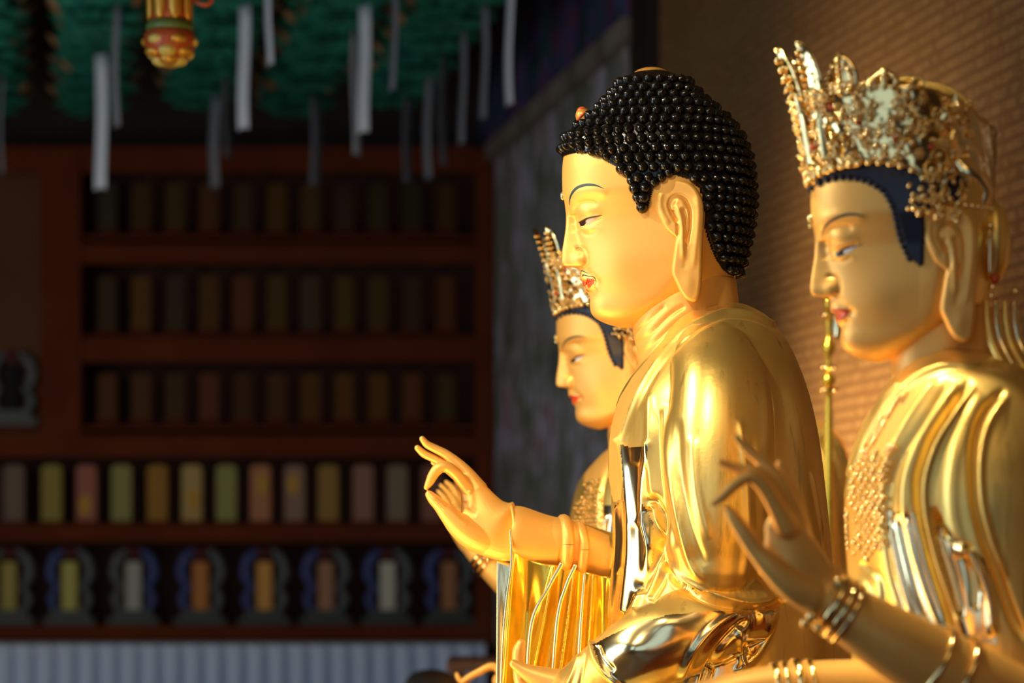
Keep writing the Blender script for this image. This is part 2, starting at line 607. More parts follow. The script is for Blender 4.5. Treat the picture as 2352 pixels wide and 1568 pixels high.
def decal(bvh, upper, lower, n=28, m=5, lift=0.7, comp=True):
    """painted patch between two curves, thin shell hugging the surface"""
    U = spline(upper, n); Lw = spline(lower, n)
    V = []; Fc = []
    for j in range(m):
        t = j / (m - 1)
        for i in range(n):
            p = U[i] * (1 - t) + Lw[i] * t
            e = min(t, 1 - t) * 2
            e2 = min(i, n - 1 - i) / 2.0
            V.append(drop(bvh, p[0], p[1], lift * (0.25 + 0.75 * min(1, e * 1.5, e2 + 0.2)), comp))
    for j in range(m - 1):
        for i in range(n - 1):
            Fc.append((j * n + i, j * n + i + 1, (j + 1) * n + i + 1, (j + 1) * n + i))
    return np.array(V), Fc

def stroke_decal(bvh, pts, n=30, lift=0.7, comp=True):
    """painted line, rows (u, v, half thickness)"""
    S = spline(pts, n)
    T = np.gradient(S[:, :2], axis=0); T /= np.linalg.norm(T, axis=1)[:, None] + 1e-9
    Nn = np.stack([-T[:, 1], T[:, 0]], 1)
    up = S[:, :2] + Nn * S[:, 2:3]; lo = S[:, :2] - Nn * S[:, 2:3]
    V = []; Fc = []
    for j, t in enumerate((0, 0.5, 1)):
        for i in range(n):
            p = up[i] * (1 - t) + lo[i] * t
            V.append(drop(bvh, p[0], p[1], lift * (1.0 if j == 1 else 0.4), comp))
    for j in range(2):
        for i in range(n - 1):
            Fc.append((j * n + i, j * n + i + 1, (j + 1) * n + i + 1, (j + 1) * n + i))
    return np.array(V), Fc

def both(part):
    V, Fc = part
    V2 = V.copy(); V2[:, 2] *= -1
    return merge([(V, Fc), (V2, [tuple(reversed(f)) for f in Fc])])

# ------------------------------------------------------------------ ear: relief over a traced outline
EAR = [(1506, 456), (1507, 439), (1515, 423), (1530, 413), (1548, 410), (1566, 412), (1584, 418), (1599, 432), (1609, 449), (1615.5, 469),
       (1617, 495), (1615.5, 523), (1614, 558.5), (1613, 597), (1612, 635), (1610, 661), (1606, 681), (1599, 691), (1589, 692.5), (1573.5, 685),
       (1561, 668), (1550.5, 645), (1544, 630), (1543, 615), (1547, 584), (1550.5, 558.5), (1552, 546), (1543, 538), (1527.5, 523), (1515, 500), (1507, 477)]
EAR_REL = [
    ([(1560, 512), (1546, 495), (1537, 472), (1543, 456), (1558, 450), (1574, 458), (1583, 474), (1586, 492), (1585, 523), (1581, 546), (1578, 572)], 3.2, -7.5),
    ([(1549, 470), (1556, 478), (1563, 497), (1567, 523), (1567, 546), (1568, 571), (1570, 600)], 6, 3.6),
    ([(1553, 461), (1564, 466), (1571, 480)], 6, 1.8),
    ([(1566, 474), (1575, 497), (1577, 523), (1577, 560)], 3.5, -4.5),
    ([(1546, 480), (1549, 495), (1556, 510)], 4, -6),
    ([(1556, 512), (1558, 528), (1556, 546)], 3.5, -4),
    ([(1596, 450), (1603, 480), (1602, 520), (1598, 560), (1592, 620)], 7, 2.5),
    ([(1522, 440), (1516, 462), (1522, 490), (1538, 515)], 6, 2.0),
    ([(1580, 560), (1576, 590), (1573, 620)], 7, -1.2),
    ((1580, 655), (16, 26), 3.0, 'b'),
]
def ear_mesh(comp=True, step=1.5):
    poly = np.asarray(EAR, float)
    loop = spline(np.vstack([poly, poly[:1]]), 200)[:-1]
    cen_line = spline([(1552, 470), (1562, 500), (1572, 540), (1580, 600), (1580, 655)], 200)
    # rings from the outline inwards to a spine
    n = len(loop); m = 34
    V = []
    # nearest spine point by height keeps rings tidy
    for j in range(m):
        t = (j / (m - 1))
        for i in range(n):
            p = loop[i]
            k = np.argmin(np.abs(cen_line[:, 1] - np.clip(p[1] * 0.86 + 545 * 0.14, 470, 655)))
            c = cen_line[k]
            V.append(p * (1 - t) + c * t)
    V = np.array(V)
    d, _ = pdist(V, np.vstack([loop, loop[:1]]))
    e = np.clip(d / 9, 0, 1)
    h = 9.5 * np.sqrt(np.clip(1 - (1 - e)**2, 0, 1))
    for s in EAR_REL:
        if len(s) > 3:
            h += s[2] * np.exp(-(((V[:, 0] - s[0][0]) / s[1][0])**2 + ((V[:, 1] - s[0][1]) / s[1][1])**2))
        else:
            ln = spline(s[0], len(s[0]) * 6)
            dd, tt = pdist(V, ln)
            tp = np.clip(np.minimum(tt, 1 - tt) / 0.12, 0.0, 1)
            h += s[2] * np.exp(-(dd / s[1])**2) * tp * e
    base = 134 + (V[:, 0] - 1510) * 0.16 - np.clip(V[:, 1] - 560, 0, 200) * 0.10
    w = base + h
    P3 = np.stack([V[:, 0], V[:, 1], w], 1)
    back = np.stack([V[:n, 0], V[:n, 1], base[:n] - 9], 1)
    back2 = np.stack([cen_line[0, 0] + (V[:n, 0] - cen_line[0, 0]) * 0.85, V[:n, 1] * 0.9 + 550 * 0.1, base[:n] - 24], 1)
    A = np.vstack([P3, back, back2])
    if comp:
        k = 1 - A[:, 2] / F
        A[:, 0] = CX + (A[:, 0] - CX) * k
        A[:, 1] = CY + (A[:, 1] - CY) * k
    Fc = []
    for j in range(m - 1):
        for i in range(n):
            q = (i + 1) % n
            Fc.append((j * n + i, j * n + q, (j + 1) * n + q, (j + 1) * n + i))
    b0 = m * n
    for i in range(n):
        q = (i + 1) % n
        Fc.append((i, b0 + i, b0 + q, q))
        Fc.append((b0 + i, b0 + n + i, b0 + n + q, b0 + q))
    Fc.append(tuple(b0 + n + i for i in range(n)))
    return A, Fc

def add_ears(hd, root, dv=0.0, mat=None, comp=True):
    V, Fc = ear_mesh(comp)
    V[:, 1] += dv
    out = []
    for sgn in (1, -1):
        A = V.copy(); A[:, 2] *= sgn
        o = make('ear', hd.world(A), Fc, mat or M['skin'], root)
        out.append(o)
    return out

def face_paint(hd, bvh, root, P, comp=True):
    """eyebrows, eyes, lips, moustache"""
    def put(name, part, mat, par=root):
        V, Fc = part
        return make(name, hd.world(V), Fc, mat, par, flip=None)
    for sgn in (1, -1):
        def S(part):
            V, Fc = part
            V = V.copy(); V[:, 2] *= sgn
            return V, Fc
        put('eyebrow', S(stroke_decal(bvh, P['brow'], 40, 0.8, comp)), M['brow'])
        e = put('eye', S(decal(bvh, P['white'][0], P['white'][1], 24, 4, 0.5, comp)), M['eye_white'])
        put('iris', S(decal(bvh, P['iris'][0], P['iris'][1], 14, 4, 0.9, comp)), M['iris'], e)
        put('eyelash_line', S(stroke_decal(bvh, P['lash'], 30, 1.2, comp)), M['lash'], e)
    lips = both(merge([decal(bvh, P['lip_up'][0], P['lip_up'][1], 24, 7, 0.6, comp), decal(bvh, P['lip_lo'][0], P['lip_lo'][1], 20, 7, 0.6, comp)]))
    put('lips', lips, M['lip'])
    if P.get('hairlines'):
        for l in P['hairlines']:
            for sgn in (1, -1):
                V, Fc = stroke_decal(bvh, l, 20, 0.8, comp)
                V[:, 2] *= sgn
                put('painted_hairline', (V, Fc), M['brow'])

PAINT_BUDDHA = dict(
    brow=[(1308, 471, 0.4), (1309, 456, 1.6), (1315, 442, 2.6), (1326, 431, 3.2), (1342, 425, 3.2), (1358, 424, 2.8), (1373, 427, 1.8), (1387, 433, 0.3)],
    white=([(1329, 511), (1345, 504), (1362, 499), (1380, 495)], [(1333, 519), (1347, 516), (1362, 508), (1380, 496)]),
    iris=([(1330, 510), (1338, 506), (1347, 503)], [(1334, 520), (1341, 518), (1348, 513)]),
    lash=[(1327, 511, 0.5), (1338, 506, 1.4), (1352, 500, 1.5), (1368, 497, 1.3), (1383, 494, 0.3)],
    lip_up=([(1331.5, 641), (1336, 637.5), (1345, 638), (1356, 640), (1366, 643)], [(1338, 648), (1344, 651), (1350, 650.5), (1358, 648.5), (1367, 645)]),
    lip_lo=([(1343, 654), (1348, 651.5), (1354, 650), (1365, 646.5)], [(1343, 662), (1348, 665), (1355, 660), (1365, 648)]),
    hairlines=[[(1331, 621, 1.0), (1338, 622, 1.3), (1345, 625, 1.0), (1353, 629, 0.3)], [(1331, 631, 1.0), (1340, 631, 1.3), (1352, 634, 1.1), (1362, 635, 1.0), (1367, 640, 0.9), (1369, 648, 0.4)],
               [(1321, 571, 0.2), (1330, 569, 0.7), (1339, 572, 0.2)], [(1351, 675, 0.5), (1353, 679, 1.3), (1356, 683, 0.4)],
               [(1362, 720, 0.4), (1368, 722, 1.0), (1374, 729, 0.3)]],
)

# ------------------------------------------------------------------ hair with snail curls
HAIRPOLY = [(1270, 366), (1292.5, 362), (1304, 357), (1321, 353), (1344, 353), (1358.5, 358), (1375, 362), (1396, 373), (1415, 385), (1429, 397), (1441, 410), (1448, 430),
            (1455, 448), (1460, 470), (1467, 483), (1479, 488), (1490, 481), (1495, 460), (1499, 442), (1507, 425), (1521, 410), (1545, 402), (1580, 412), (1604, 432),
            (1614, 465), (1616, 520), (1622, 545), (1632, 572), (1644, 598), (1660, 620), (1680, 634), (1700, 640), (1800, 640), (1800, 100), (1270, 100)]

def hair_cap(V, Fc, poly, off=6.0, comp=True):
    N = vnormals(V, Fc)
    A = V.copy(); A[:, 2] = np.abs(A[:, 2])
    P = proj(A) if comp else A[:, :2]
    m = inside(P, poly)
    # feather the rim so it hugs the skin
    d, _ = pdist(P, np.vstack([poly, poly[:1]]))
    lift = off * np.clip(d / 5.0, 0.15, 1)
    V2 = V + N * lift[:, None]
    keep = [f for f in Fc if len(f) == 4 and all(m[i] for i in f)] + [f for f in Fc if len(f) > 4 and all(m[i] for i in f)]
    used = sorted({i for f in keep for i in f})
    idx = {a: b for b, a in enumerate(used)}
    faces = [tuple(idx[i] for i in f) for f in keep]
    outer = V2[used]; inner = V[used] - N[used] * 3
    n = len(used)
    cnt = {}
    for f in faces:
        for a, b in zip(f, f[1:] + f[:1]):
            cnt[(a, b)] = 1
    rim = [(a, b) for (a, b) in cnt if (b, a) not in cnt]
    FF = faces + [tuple(i + n for i in reversed(f)) for f in faces] + [(a, b, b + n, a + n) for a, b in rim]
    return np.vstack([outer, inner]), FF

def curl(c, n, r, tilt=0.0):
    """one snail curl: a pointed knob with a shallow spiral"""
    n = n / (np.linalg.norm(n) + 1e-9)
    a = np.cross(n, [0, 1, 0.01]); a /= np.linalg.norm(a)
    b = np.cross(n, a)
    V = []; Fc = []
    prof = [(0.0, 1.25), (0.30, 1.16), (0.62, 0.90), (0.88, 0.52), (1.0, 0.08), (0.94, -0.35)]
    seg = 12
    ph = random.random() * 6
    for j, (q, h) in enumerate(prof):
        for i in range(seg):
            t = 2 * PI * i / seg
            rr = q * r * (1 + 0.07 * math.sin(3 * t + ph + j * 1.6))
            V.append(c + n * (h * r) + a * rr * math.cos(t) + b * rr * math.sin(t))
    for j in range(len(prof) - 1):
        for i in range(seg):
            k = (i + 1) % seg
            Fc.append((j * seg + i, j * seg + k, (j + 1) * seg + k, (j + 1) * seg + i))
    return np.array(V), Fc

def snail_hair(V, Fc, poly, r=13.2, gap=24.5):
    N = vnormals(V, Fc)
    A = V.copy(); A[:, 2] = np.abs(A[:, 2])
    P = proj(A)
    m = inside(P, poly)
    d, _ = pdist(P, np.vstack([poly, poly[:1]]))
    # rows along the profile by arc length of the back line
    rows = []
    grid = V[:HN * HM].reshape(HM, HN, 3); ok = (m & (d > 7)).reshape(-1)[:HN * HM].reshape(HM, HN); nn = N[:HN * HM].reshape(HM, HN, 3)
    back = grid[:, HN // 2, :]
    s = np.concatenate([[0], np.cumsum(np.linalg.norm(np.diff((grid[:, HN // 4] * 0.5 + back * 0.5), axis=0), axis=1))])
    parts = []
    placed = np.zeros((0, 3))
    row = 0
    target = 8.0
    while target < s[-1]:
        i = int(np.argmin(np.abs(s - target)))
        ring = grid[i]
        L = np.concatenate([[0], np.cumsum(np.linalg.norm(np.diff(np.vstack([ring, ring[:1]]), axis=0), axis=1))])
        cnt = max(5, int(round(L[-1] / gap)))
        for q in range(cnt):
            x = (q + 0.5 * (row % 2)) / cnt * L[-1]
            k = int(np.argmin(np.abs(L[:-1] - (x % L[-1]))))
            if not ok[i, k]: continue
            p = grid[i, k] + nn[i, k] * 5
            if p[1] < 186: continue
            if np.linalg.norm(p - np.array([1342, 268, 0])) < 40: continue
            if len(placed) and np.min(np.linalg.norm(placed - p, axis=1)) < gap * 0.74: continue
            placed = np.vstack([placed, p])
            rr = r * random.uniform(0.92, 1.08)
            parts.append(curl(p, nn[i, k] + np.array([0, 0.12, 0]), rr))
        row += 1
        target += gap * 0.90
    # the fringe along the hairline
    fringe = spline([(1318, 343), (1330, 342), (1345, 342), (1375, 350), (1400, 362), (1424, 380), (1444, 400), (1456, 425), (1464, 450), (1479, 474), (1486, 452), (1491, 432), (1510, 412), (1540, 393)], 400)
    bv = bvh_of(V, Fc)
    last = None; extra = []
    for p in fringe:
        if last is not None and np.hypot(*(p - last)) < gap * 0.80: continue
        last = p
        q = drop(bv, p[0], p[1], 3)
        if np.min(np.linalg.norm(placed - q, axis=1)) < gap * 0.5: continue
        hit = bv.find_nearest(Vector(q))
        n = np.array(hit[1]); n = n if n[2] > 0 else -n
        for sg in (1, -1):
            extra.append(curl(q * [1, 1, sg], n * [1, 1, sg], r * 0.92))
    return merge(parts + extra)
# ------------------------------------------------------------------ the centre statue
DB = 4.3
FB = Frame(DB)
base = Vector(((1640 - CX) * FB.s, DB, 1.0))
buddha = thing('buddha_statue', base, 'large gilded seated Buddha with black snail curls and raised hand, sharp at the centre', 'statue')
hb = Head(FB)
HV = head_mesh(FACE_STROKES)
hbvh = bvh_of(HV, HF)
head = make('head', hb.world(HV), HF, M['skin'], buddha)
cap = hair_cap(HV, HF, HAIRPOLY)
_h = merge([cap, snail_hair(HV, HF, HAIRPOLY)])
hair = make('hair', hb.world(_h[0]), _h[1], M['hair_black'], buddha, flip=None)
hair['label'] = 'black lacquered snail curls'
add_ears(hb, buddha)
face_paint(hb, hbvh, buddha, PAINT_BUDDHA)
# jewels in the hair
V, Fc = sphere((1496, 180, 0), (47, 25, 47), 32, 16, 1)
j = make('crown_jewel', hb.world(V), Fc, M['jewel_gold'], buddha)
V, Fc = sphere((1496, 170, 0), (36, 14.6, 36), 32, 16, 1)
make('jewel_cap', hb.world(V), Fc, M['jewel_red'], j)
V, Fc = tube([(1362, 296, 0, 18), (1345, 276, 0, 18), (1339, 265, 0, 17.5)], 10, 24)
j = make('hairline_jewel', hb.world(V), Fc, M['jewel_gold'], buddha)
V, Fc = tube([(1325, 280, 4, 3), (1331, 272, 16, 3), (1343, 262, 18.5, 3), (1354, 259, 10, 3)], 20, 10)
V2, F2 = sphere((1337, 254, 0), (12, 9, 13), 16, 10, 1)
make('jewel_stripe', hb.world(merge([(V, Fc), (V2, F2)])[0]), merge([(V, Fc), (V2, F2)])[1], M['jewel_red'], j)
V, Fc = sphere((1292, 450, 0), (5.5, 10, 7), 16, 12, 1)
make('forehead_jewel', hb.world(V), Fc, M['urna'], buddha)

# neck
nk = [loft([(640, 1500, 1690, 96), (690, 1462, 1696, 100), (752, 1452, 1704, 104), (800, 1462, 1730, 120), (870, 1475, 1760, 150)], 60, 64)]
V, Fc = clay(nk, 3.0, 3)
V = sculpt(V, Fc, [([(1462, 790), (1500, 760), (1540, 722), (1575, 700)], 5, -4.5), ([(1470, 820), (1505, 785), (1550, 745), (1600, 718)], 5, -4.5),
                   ([(1455, 765), (1490, 735), (1530, 700)], 5, -4)])
make('neck', FB.world(V), Fc, M['skin'], buddha)

# robe: body, near arm and forearm in one skin
def cp(rows):
    return [(*C(a, b, c), r) for a, b, c, r in rows]
body = loft([(700, 1590, 1712, 60), (722, 1552, 1752, 130), (745, 1530, 1775, 175), (790, 1505, 1806, 235), (850, 1462, 1834, 285), (930, 1420, 1860, 315), (1030, 1402, 1880, 330),
             (1140, 1404, 1893, 330), (1250, 1408, 1904, 325), (1350, 1402, 1914, 325), (1450, 1396, 1920, 330), (1700, 1380, 1925, 340)], 80, 96, 2.15)
arm = tube(cp([(1640, 835, 235, 95), (1655, 900, 285, 108), (1655, 1000, 315, 116), (1648, 1120, 330, 118), (1642, 1230, 335, 112), (1642, 1290, 338, 96)]), 60, 48)
farm = tube([(a, b, -c, r) for a, b, c, r in [(1640, 835, 235, 95), (1655, 900, 285, 108), (1640, 1050, 320, 110), (1600, 1200, 320, 95)]], 40, 32)
forearm = tube(cp([(1690, 1400, 320, 86), (1600, 1440, 350, 92), (1500, 1488, 350, 92), (1420, 1535, 320, 82), (1345, 1578, 280, 66), (1300, 1600, 250, 54)]), 60, 48)
fore2 = tube([(1560, 1250, -300, 85), (1480, 1300, -260, 78), (1400, 1278, -215, 60), (1330, 1252, -190, 56), (1275, 1240, -180, 56)], 50, 40)
lap = tube([(1420, 1750, 230, 150), (1150, 1800, 300, 120), (900, 1780, 330, 100)], 30, 32)
lap2 = tube([(1420, 1750, -230, 150), (1150, 1800, -300, 120), (900, 1780, -330, 100)], 30, 32)
V, Fc = clay([body, arm, farm, forearm, fore2, lap, lap2], 3.6, 6)
hem = [(1492, 1160), (1508, 1215), (1528, 1275), (1556, 1318), (1610, 1352), (1660, 1372), (1720, 1385), (1770, 1380), (1800, 1362)]
ROBE = [
    # collar over the shoulder
    ([(1775, 742), (1735, 724), (1690, 714), (1650, 718), (1590, 746), (1535, 795), (1482, 868), (1448, 940), (1424, 1012)], 5, 6, 'k'),
    ([(1790, 760), (1740, 735), (1690, 726), (1650, 731), (1596, 760), (1545, 808), (1495, 876), (1462, 945)], 5, -4),
    ([(1470, 845), (1430, 905), (1408, 965), (1402, 1040), (1404, 1120)], 4, 5),
    # lapel point and its hanging folds
    ((1430, 1010), (14, 16), 7, 'b'),
    ([(1424, 1012), (1432, 1060), (1440, 1130), (1446, 1200), (1444, 1290), (1432, 1400)], 8, 9, 'k'),
    ([(1458, 1060), (1460, 1090), (1464, 1140), (1462, 1200)], 14, -5),
    ([(1488, 1020), (1480, 1080), (1472, 1140), (1478, 1200), (1490, 1260), (1478, 1330), (1455, 1400)], 8, 8, 'k'),
    ([(1462, 1200), (1466, 1280), (1458, 1350)], 9, -6),
    ([(1412, 1150), (1418, 1230), (1412, 1320), (1402, 1420)], 5, 8),
    ([(1428, 1150), (1430, 1230), (1424, 1320)], 6, -4),
    ([(1500, 1150), (1515, 1195), (1510, 1250), (1490, 1300), (1470, 1350)], 12, -26, 'k'),
    ([(1530, 1290), (1520, 1330), (1490, 1380)], 10, -10),
    # drapery over the arm
    ([(1492, 900), (1492, 1000), (1496, 1100), (1508, 1180)], 8, 7),
    ([(1512, 940), (1512, 1040), (1524, 1150), (1552, 1260)], 7, -6),
    ([(1530, 930), (1534, 1040), (1552, 1160), (1586, 1290), (1620, 1340)], 9, 8),
    ([(1556, 960), (1562, 1080), (1584, 1200), (1620, 1300)], 10, -5),
    ([(1590, 1000), (1600, 1120), (1628, 1240)], 12, 4),
    ([(1700, 960), (1712, 1080), (1718, 1220), (1706, 1340)], 9, 6),
    ([(1728, 1000), (1740, 1120), (1742, 1250), (1724, 1350)], 9, -6),
    ([(1862, 1080), (1880, 1180), (1896, 1290), (1908, 1400)], 4, 6),
    (hem, 5, 9, 'k'),
    ([(p[0] - 5, p[1] + 14) for p in hem], 9, -16, 'k'),
    # forearm sleeve
    ([(1700, 1400), (1640, 1440), (1590, 1500), (1560, 1568)], 9, 9),
    ([(1720, 1420), (1676, 1460), (1640, 1510), (1610, 1580)], 8, -12),
    ([(1700, 1440), (1700, 1480), (1708, 1530)], 6, 8),
    ([(1780, 1390), (1772, 1440), (1740, 1500), (1690, 1545)], 8, 9),
    ([(1740, 1400), (1738, 1440), (1715, 1500)], 14, -12),
    ([(1358, 1476), (1366, 1512), (1392, 1548), (1440, 1582)], 5, 8, 'k'),
    ([(1372, 1480), (1384, 1512), (1410, 1542)], 6, -6),
    ([(1330, 1500), (1318, 1540), (1300, 1580)], 5, 5),
    ([(1345, 1495), (1338, 1535), (1330, 1580)], 4, -4),
    ((1530, 1425), (40, 26), 5, 'b'), ((1450, 1490), (34, 24), 6, 'b'),
]
V = sculpt(V, Fc, ROBE)
P2 = proj(V)
fc = np.array([P2[list(f)].mean(0) for f in Fc])
chest = [(1500, 810), (1455, 862), (1425, 910), (1404, 962), (1398, 1040), (1399, 1120), (1410, 1152), (1426, 1148), (1430, 1090), (1420, 1012), (1444, 936), (1476, 866), (1522, 800)]
cuffp = [(1165, 1140), (1290, 1180), (1400, 1230), (1410, 1330), (1290, 1300), (1165, 1310)]
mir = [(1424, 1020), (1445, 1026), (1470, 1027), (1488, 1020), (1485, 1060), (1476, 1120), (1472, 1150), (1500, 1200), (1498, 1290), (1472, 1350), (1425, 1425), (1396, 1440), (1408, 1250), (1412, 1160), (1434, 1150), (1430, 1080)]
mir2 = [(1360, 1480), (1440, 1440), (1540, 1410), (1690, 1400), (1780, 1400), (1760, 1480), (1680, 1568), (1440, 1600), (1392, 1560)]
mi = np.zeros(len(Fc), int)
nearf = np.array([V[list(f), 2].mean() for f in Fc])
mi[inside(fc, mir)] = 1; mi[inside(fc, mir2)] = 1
mi[inside(fc, chest) & (nearf > -60)] = 2
mi[inside(fc, cuffp) & (fc[:, 0] < 1400) & (nearf < 0)] = 2
make('robe', FB.world(V), Fc, None, buddha, mats=[M['leaf'], M['mirror'], M['skin']], fmat=mi)

# cuff roll and bands of the far forearm
def ring(cx, cy, w, ru, rv, rw, r, tilt=0.0, seg=48):
    P = []
    for i in range(seg + 1):
        t = 2 * PI * i / seg
        P.append((cx + ru * math.cos(t) + tilt * math.sin(t) * rv, cy + rv * math.sin(t), w + rw * math.cos(t), r))
    return tube(P, seg * 2, 10, caps=False, open_ends=True)
V, Fc = tube([(1288, 1246, -185, 58), (1240, 1238, -182, 62), (1190, 1226, -180, 67), (1176, 1224, -180, 66)], 30, 48, caps=False)
make('cuff', FB.world(V), Fc, M['skin'], buddha)
for a in ((1177, 1224, -180, 6, 68, 62, 4, 0.06), (1298, 1250, -186, 10, 58, 56, 15, 0.0), (1334, 1262, -190, 12, 56, 54, 13, 0.0)):
    V, Fc = ring(*a)
    make('cuff_band', FB.world(V), Fc, M['skin'], buddha)

# hanging sleeve of the raised arm
def sheet(top, bot, w0, w1, folds, nu=150, nv=70, bulge=0.0, seed=1):
    T = spline(top, nu); B = spline(bot, nu)
    V = []
    for j in range(nv):
        t = j / (nv - 1)
        for i in range(nu):
            s = i / (nu - 1)
            p = T[i] * (1 - t) + B[i] * t
            w = w0 * (1 - s) + w1 * s
            for (c, wd, a, dr) in folds:
                x = (s - c - dr * t) / wd
                w += a * math.exp(-x * x) * (0.35 + 0.65 * min(1, t * 3))
            w += bulge * math.sin(PI * s)
            V.append((p[0], p[1], w))
    Fc = []
    for j in range(nv - 1):
        for i in range(nu - 1):
            Fc.append((j * nu + i, j * nu + i + 1, (j + 1) * nu + i + 1, (j + 1) * nu + i))
    n = len(V)
    V = np.array(V)
    Nn = vnormals(V, Fc)
    Nn[Nn[:, 2] < 0] *= -1
    B2 = V - Nn * 5
    per = [i for i in range(nu)] + [j * nu + nu - 1 for j in range(1, nv)] + [(nv - 1) * nu + i for i in range(nu - 2, -1, -1)] + [j * nu for j in range(nv - 2, 0, -1)]
    FF = Fc + [tuple(i + n for i in reversed(f)) for f in Fc]
    for a, b in zip(per, per[1:] + per[:1]): FF.append((a, b, b + n, a + n))
    return np.vstack([V, B2]), FF
top = [(1176, 1262), (1230, 1290), (1290, 1300), (1340, 1312), (1420, 1330)]
bot = [(1150, 1640), (1210, 1650), (1280, 1650), (1340, 1650), (1430, 1650)]
folds = [(0.02, 0.03, 10, 0), (0.18, 0.12, -34, -0.02), (0.42, 0.028, 26, -0.22), (0.50, 0.08, -26, -0.18), (0.62, 0.024, 26, -0.18), (0.70, 0.07, -20, -0.14),
         (0.80, 0.022, 20, -0.10), (0.89, 0.05, -14, -0.03), (0.96, 0.03, 12, 0.0)]
V, Fc = sheet(top, bot, -128, -150, folds)
make('hanging_sleeve', FB.world(V), Fc, M['bounce_leaf'], buddha)
V, Fc = sheet([(1140, 1285), (1160, 1290), (1200, 1300)], [(1138, 1640), (1160, 1640), (1200, 1640)], -240, -235, [(0.5, 0.3, 8, 0)], 40, 40)
make('sleeve_lining', FB.world(V), Fc, M['mirror'], buddha)
V, Fc = tube([(1172, 1215, -116, 3), (1175, 1290, -114, 4), (1164, 1380, -114, 4.5), (1155, 1480, -114, 4.5), (1150, 1620, -114, 4.5)], 50, 10)
make('sleeve_hem', FB.world(V), Fc, M['ornament'], buddha)

for ln in ([(1292, 1296, 6), (1262, 1350, 5), (1222, 1436, 5), (1208, 1620, 4)], [(1324, 1300, 5), (1302, 1350, 5), (1282, 1430, 5), (1266, 1640, 4)], [(1346, 1320, 3), (1340, 1400, 4), (1334, 1500, 5), (1330, 1640, 4)]):
    V, Fc = tube([(a, b, -112, r) for a, b, r in ln], 50, 10)
    make('sleeve_fold_edge', FB.world(V), Fc, M['mirror'], buddha)

# raised right hand
W0 = -180
def hp(rows, dw=0):
    return [(a, b, W0 + c + dw, r) for a, b, c, r in rows]
FL = (0, 0, 1)
hand = [
    tube(hp([(1182, 1226, 0, 62), (1160, 1222, 0, 68), (1132, 1206, 2, 74), (1110, 1180, 4, 60), (1088, 1132, 2, 36), (1070, 1100, 0, 24)]), 40, 32, 0.55, FL),
    # middle
    tube(hp([(1095, 1120, -4, 24), (1070, 1082, -8, 16.5), (1044, 1055, -10, 13), (1018, 1035, -10, 11), (995, 1023, -9, 10), (974, 1012, -6, 9), (963, 999, -3, 7)]), 50, 20),
    # ring
    tube(hp([(1085, 1125, -22, 22), (1050, 1086, -26, 13), (1016, 1058, -28, 10.5), (990, 1045, -27, 9.5), (967, 1034, -25, 9.5), (951, 1020, -22, 7.5)]), 50, 20),
    # little
    tube(hp([(1090, 1140, -40, 20), (1058, 1104, -46, 11), (1030, 1078, -48, 9), (1006, 1062, -48, 8), (988, 1054, -45, 6.5)]), 40, 18),
    # index, curled to the thumb
    tube(hp([(1105, 1165, -14, 30), (1080, 1128, 0, 21), (1062, 1106, 10, 16), (1042, 1081, 20, 14), (1022, 1067, 25, 14), (1005, 1069, 27, 14), (991, 1084, 28, 12.5), (982, 1102, 28, 10.5), (974, 1115, 28, 6.5)]), 60, 20),
    # thumb
    tube(hp([(1150, 1232, -26, 50), (1115, 1232, -6, 46), (1083, 1224, 10, 38), (1052, 1205, 20, 30), (1026, 1180, 27, 21.5), (1006, 1158, 28, 16), (990, 1142, 28, 13.5), (981, 1132, 28, 10)]), 60, 24),
]
V, Fc = clay(hand, 1.5, 10)
V = sculpt(V, Fc, [([(1014, 1086), (1018, 1082), (1026, 1078)], 2, -0.8), ([(1078, 1170), (1082, 1150), (1078, 1125)], 8, 3), ([(1075, 1205), (1050, 1185), (1030, 1160)], 6, 1.5),
                   ([(1068, 1150), (1074, 1172), (1096, 1180)], 8, -3)], project=True)
rh = make('right_hand', FB.world(V), Fc, M['skin'], buddha)
hv = bvh_of(V, Fc)
V, Fc = decal(hv, [(973, 1129), (985, 1128), (998, 1134), (1001, 1141)], [(976, 1138), (983, 1148), (990, 1154), (997, 1152)], 16, 8, 1.2)
rn = make('thumbnail', FB.world(V), Fc, M['skin'], rh, flip=None)

# lower left hand resting in the lap
V, Fc = clay([
    tube([(*C(1345, 1580, 270), 50), (*C(1290, 1572, 255), 36), (*C(1240, 1556, 245), 26), (*C(1205, 1540, 240), 17), (*C(1180, 1524, 238), 10)], 40, 24),
    tube([(*C(1260, 1610, 225), 26), (*C(1205, 1580, 190), 18), (*C(1192, 1530, 175), 15), (*C(1192, 1495, 170), 15), (*C(1197, 1478, 168), 11)], 40, 20),
    tube([(*C(1300, 1620, 200), 34), (*C(1200, 1620, 180), 18), (*C(1130, 1600, 170), 13), (*C(1080, 1600, 165), 9)], 40, 20),
    tube([(*C(1300, 1630, 180), 34), (*C(1200, 1640, 160), 18), (*C(1120, 1630, 150), 13), (*C(1070, 1625, 145), 9)], 40, 20),
    tube([(*C(1300, 1640, 160), 34), (*C(1200, 1660, 140), 18), (*C(1130, 1660, 130), 12), (*C(1090, 1655, 125), 8)], 40, 20),
], 2.0, 4)
make('left_hand', FB.world(V), Fc, M['skin'], buddha)
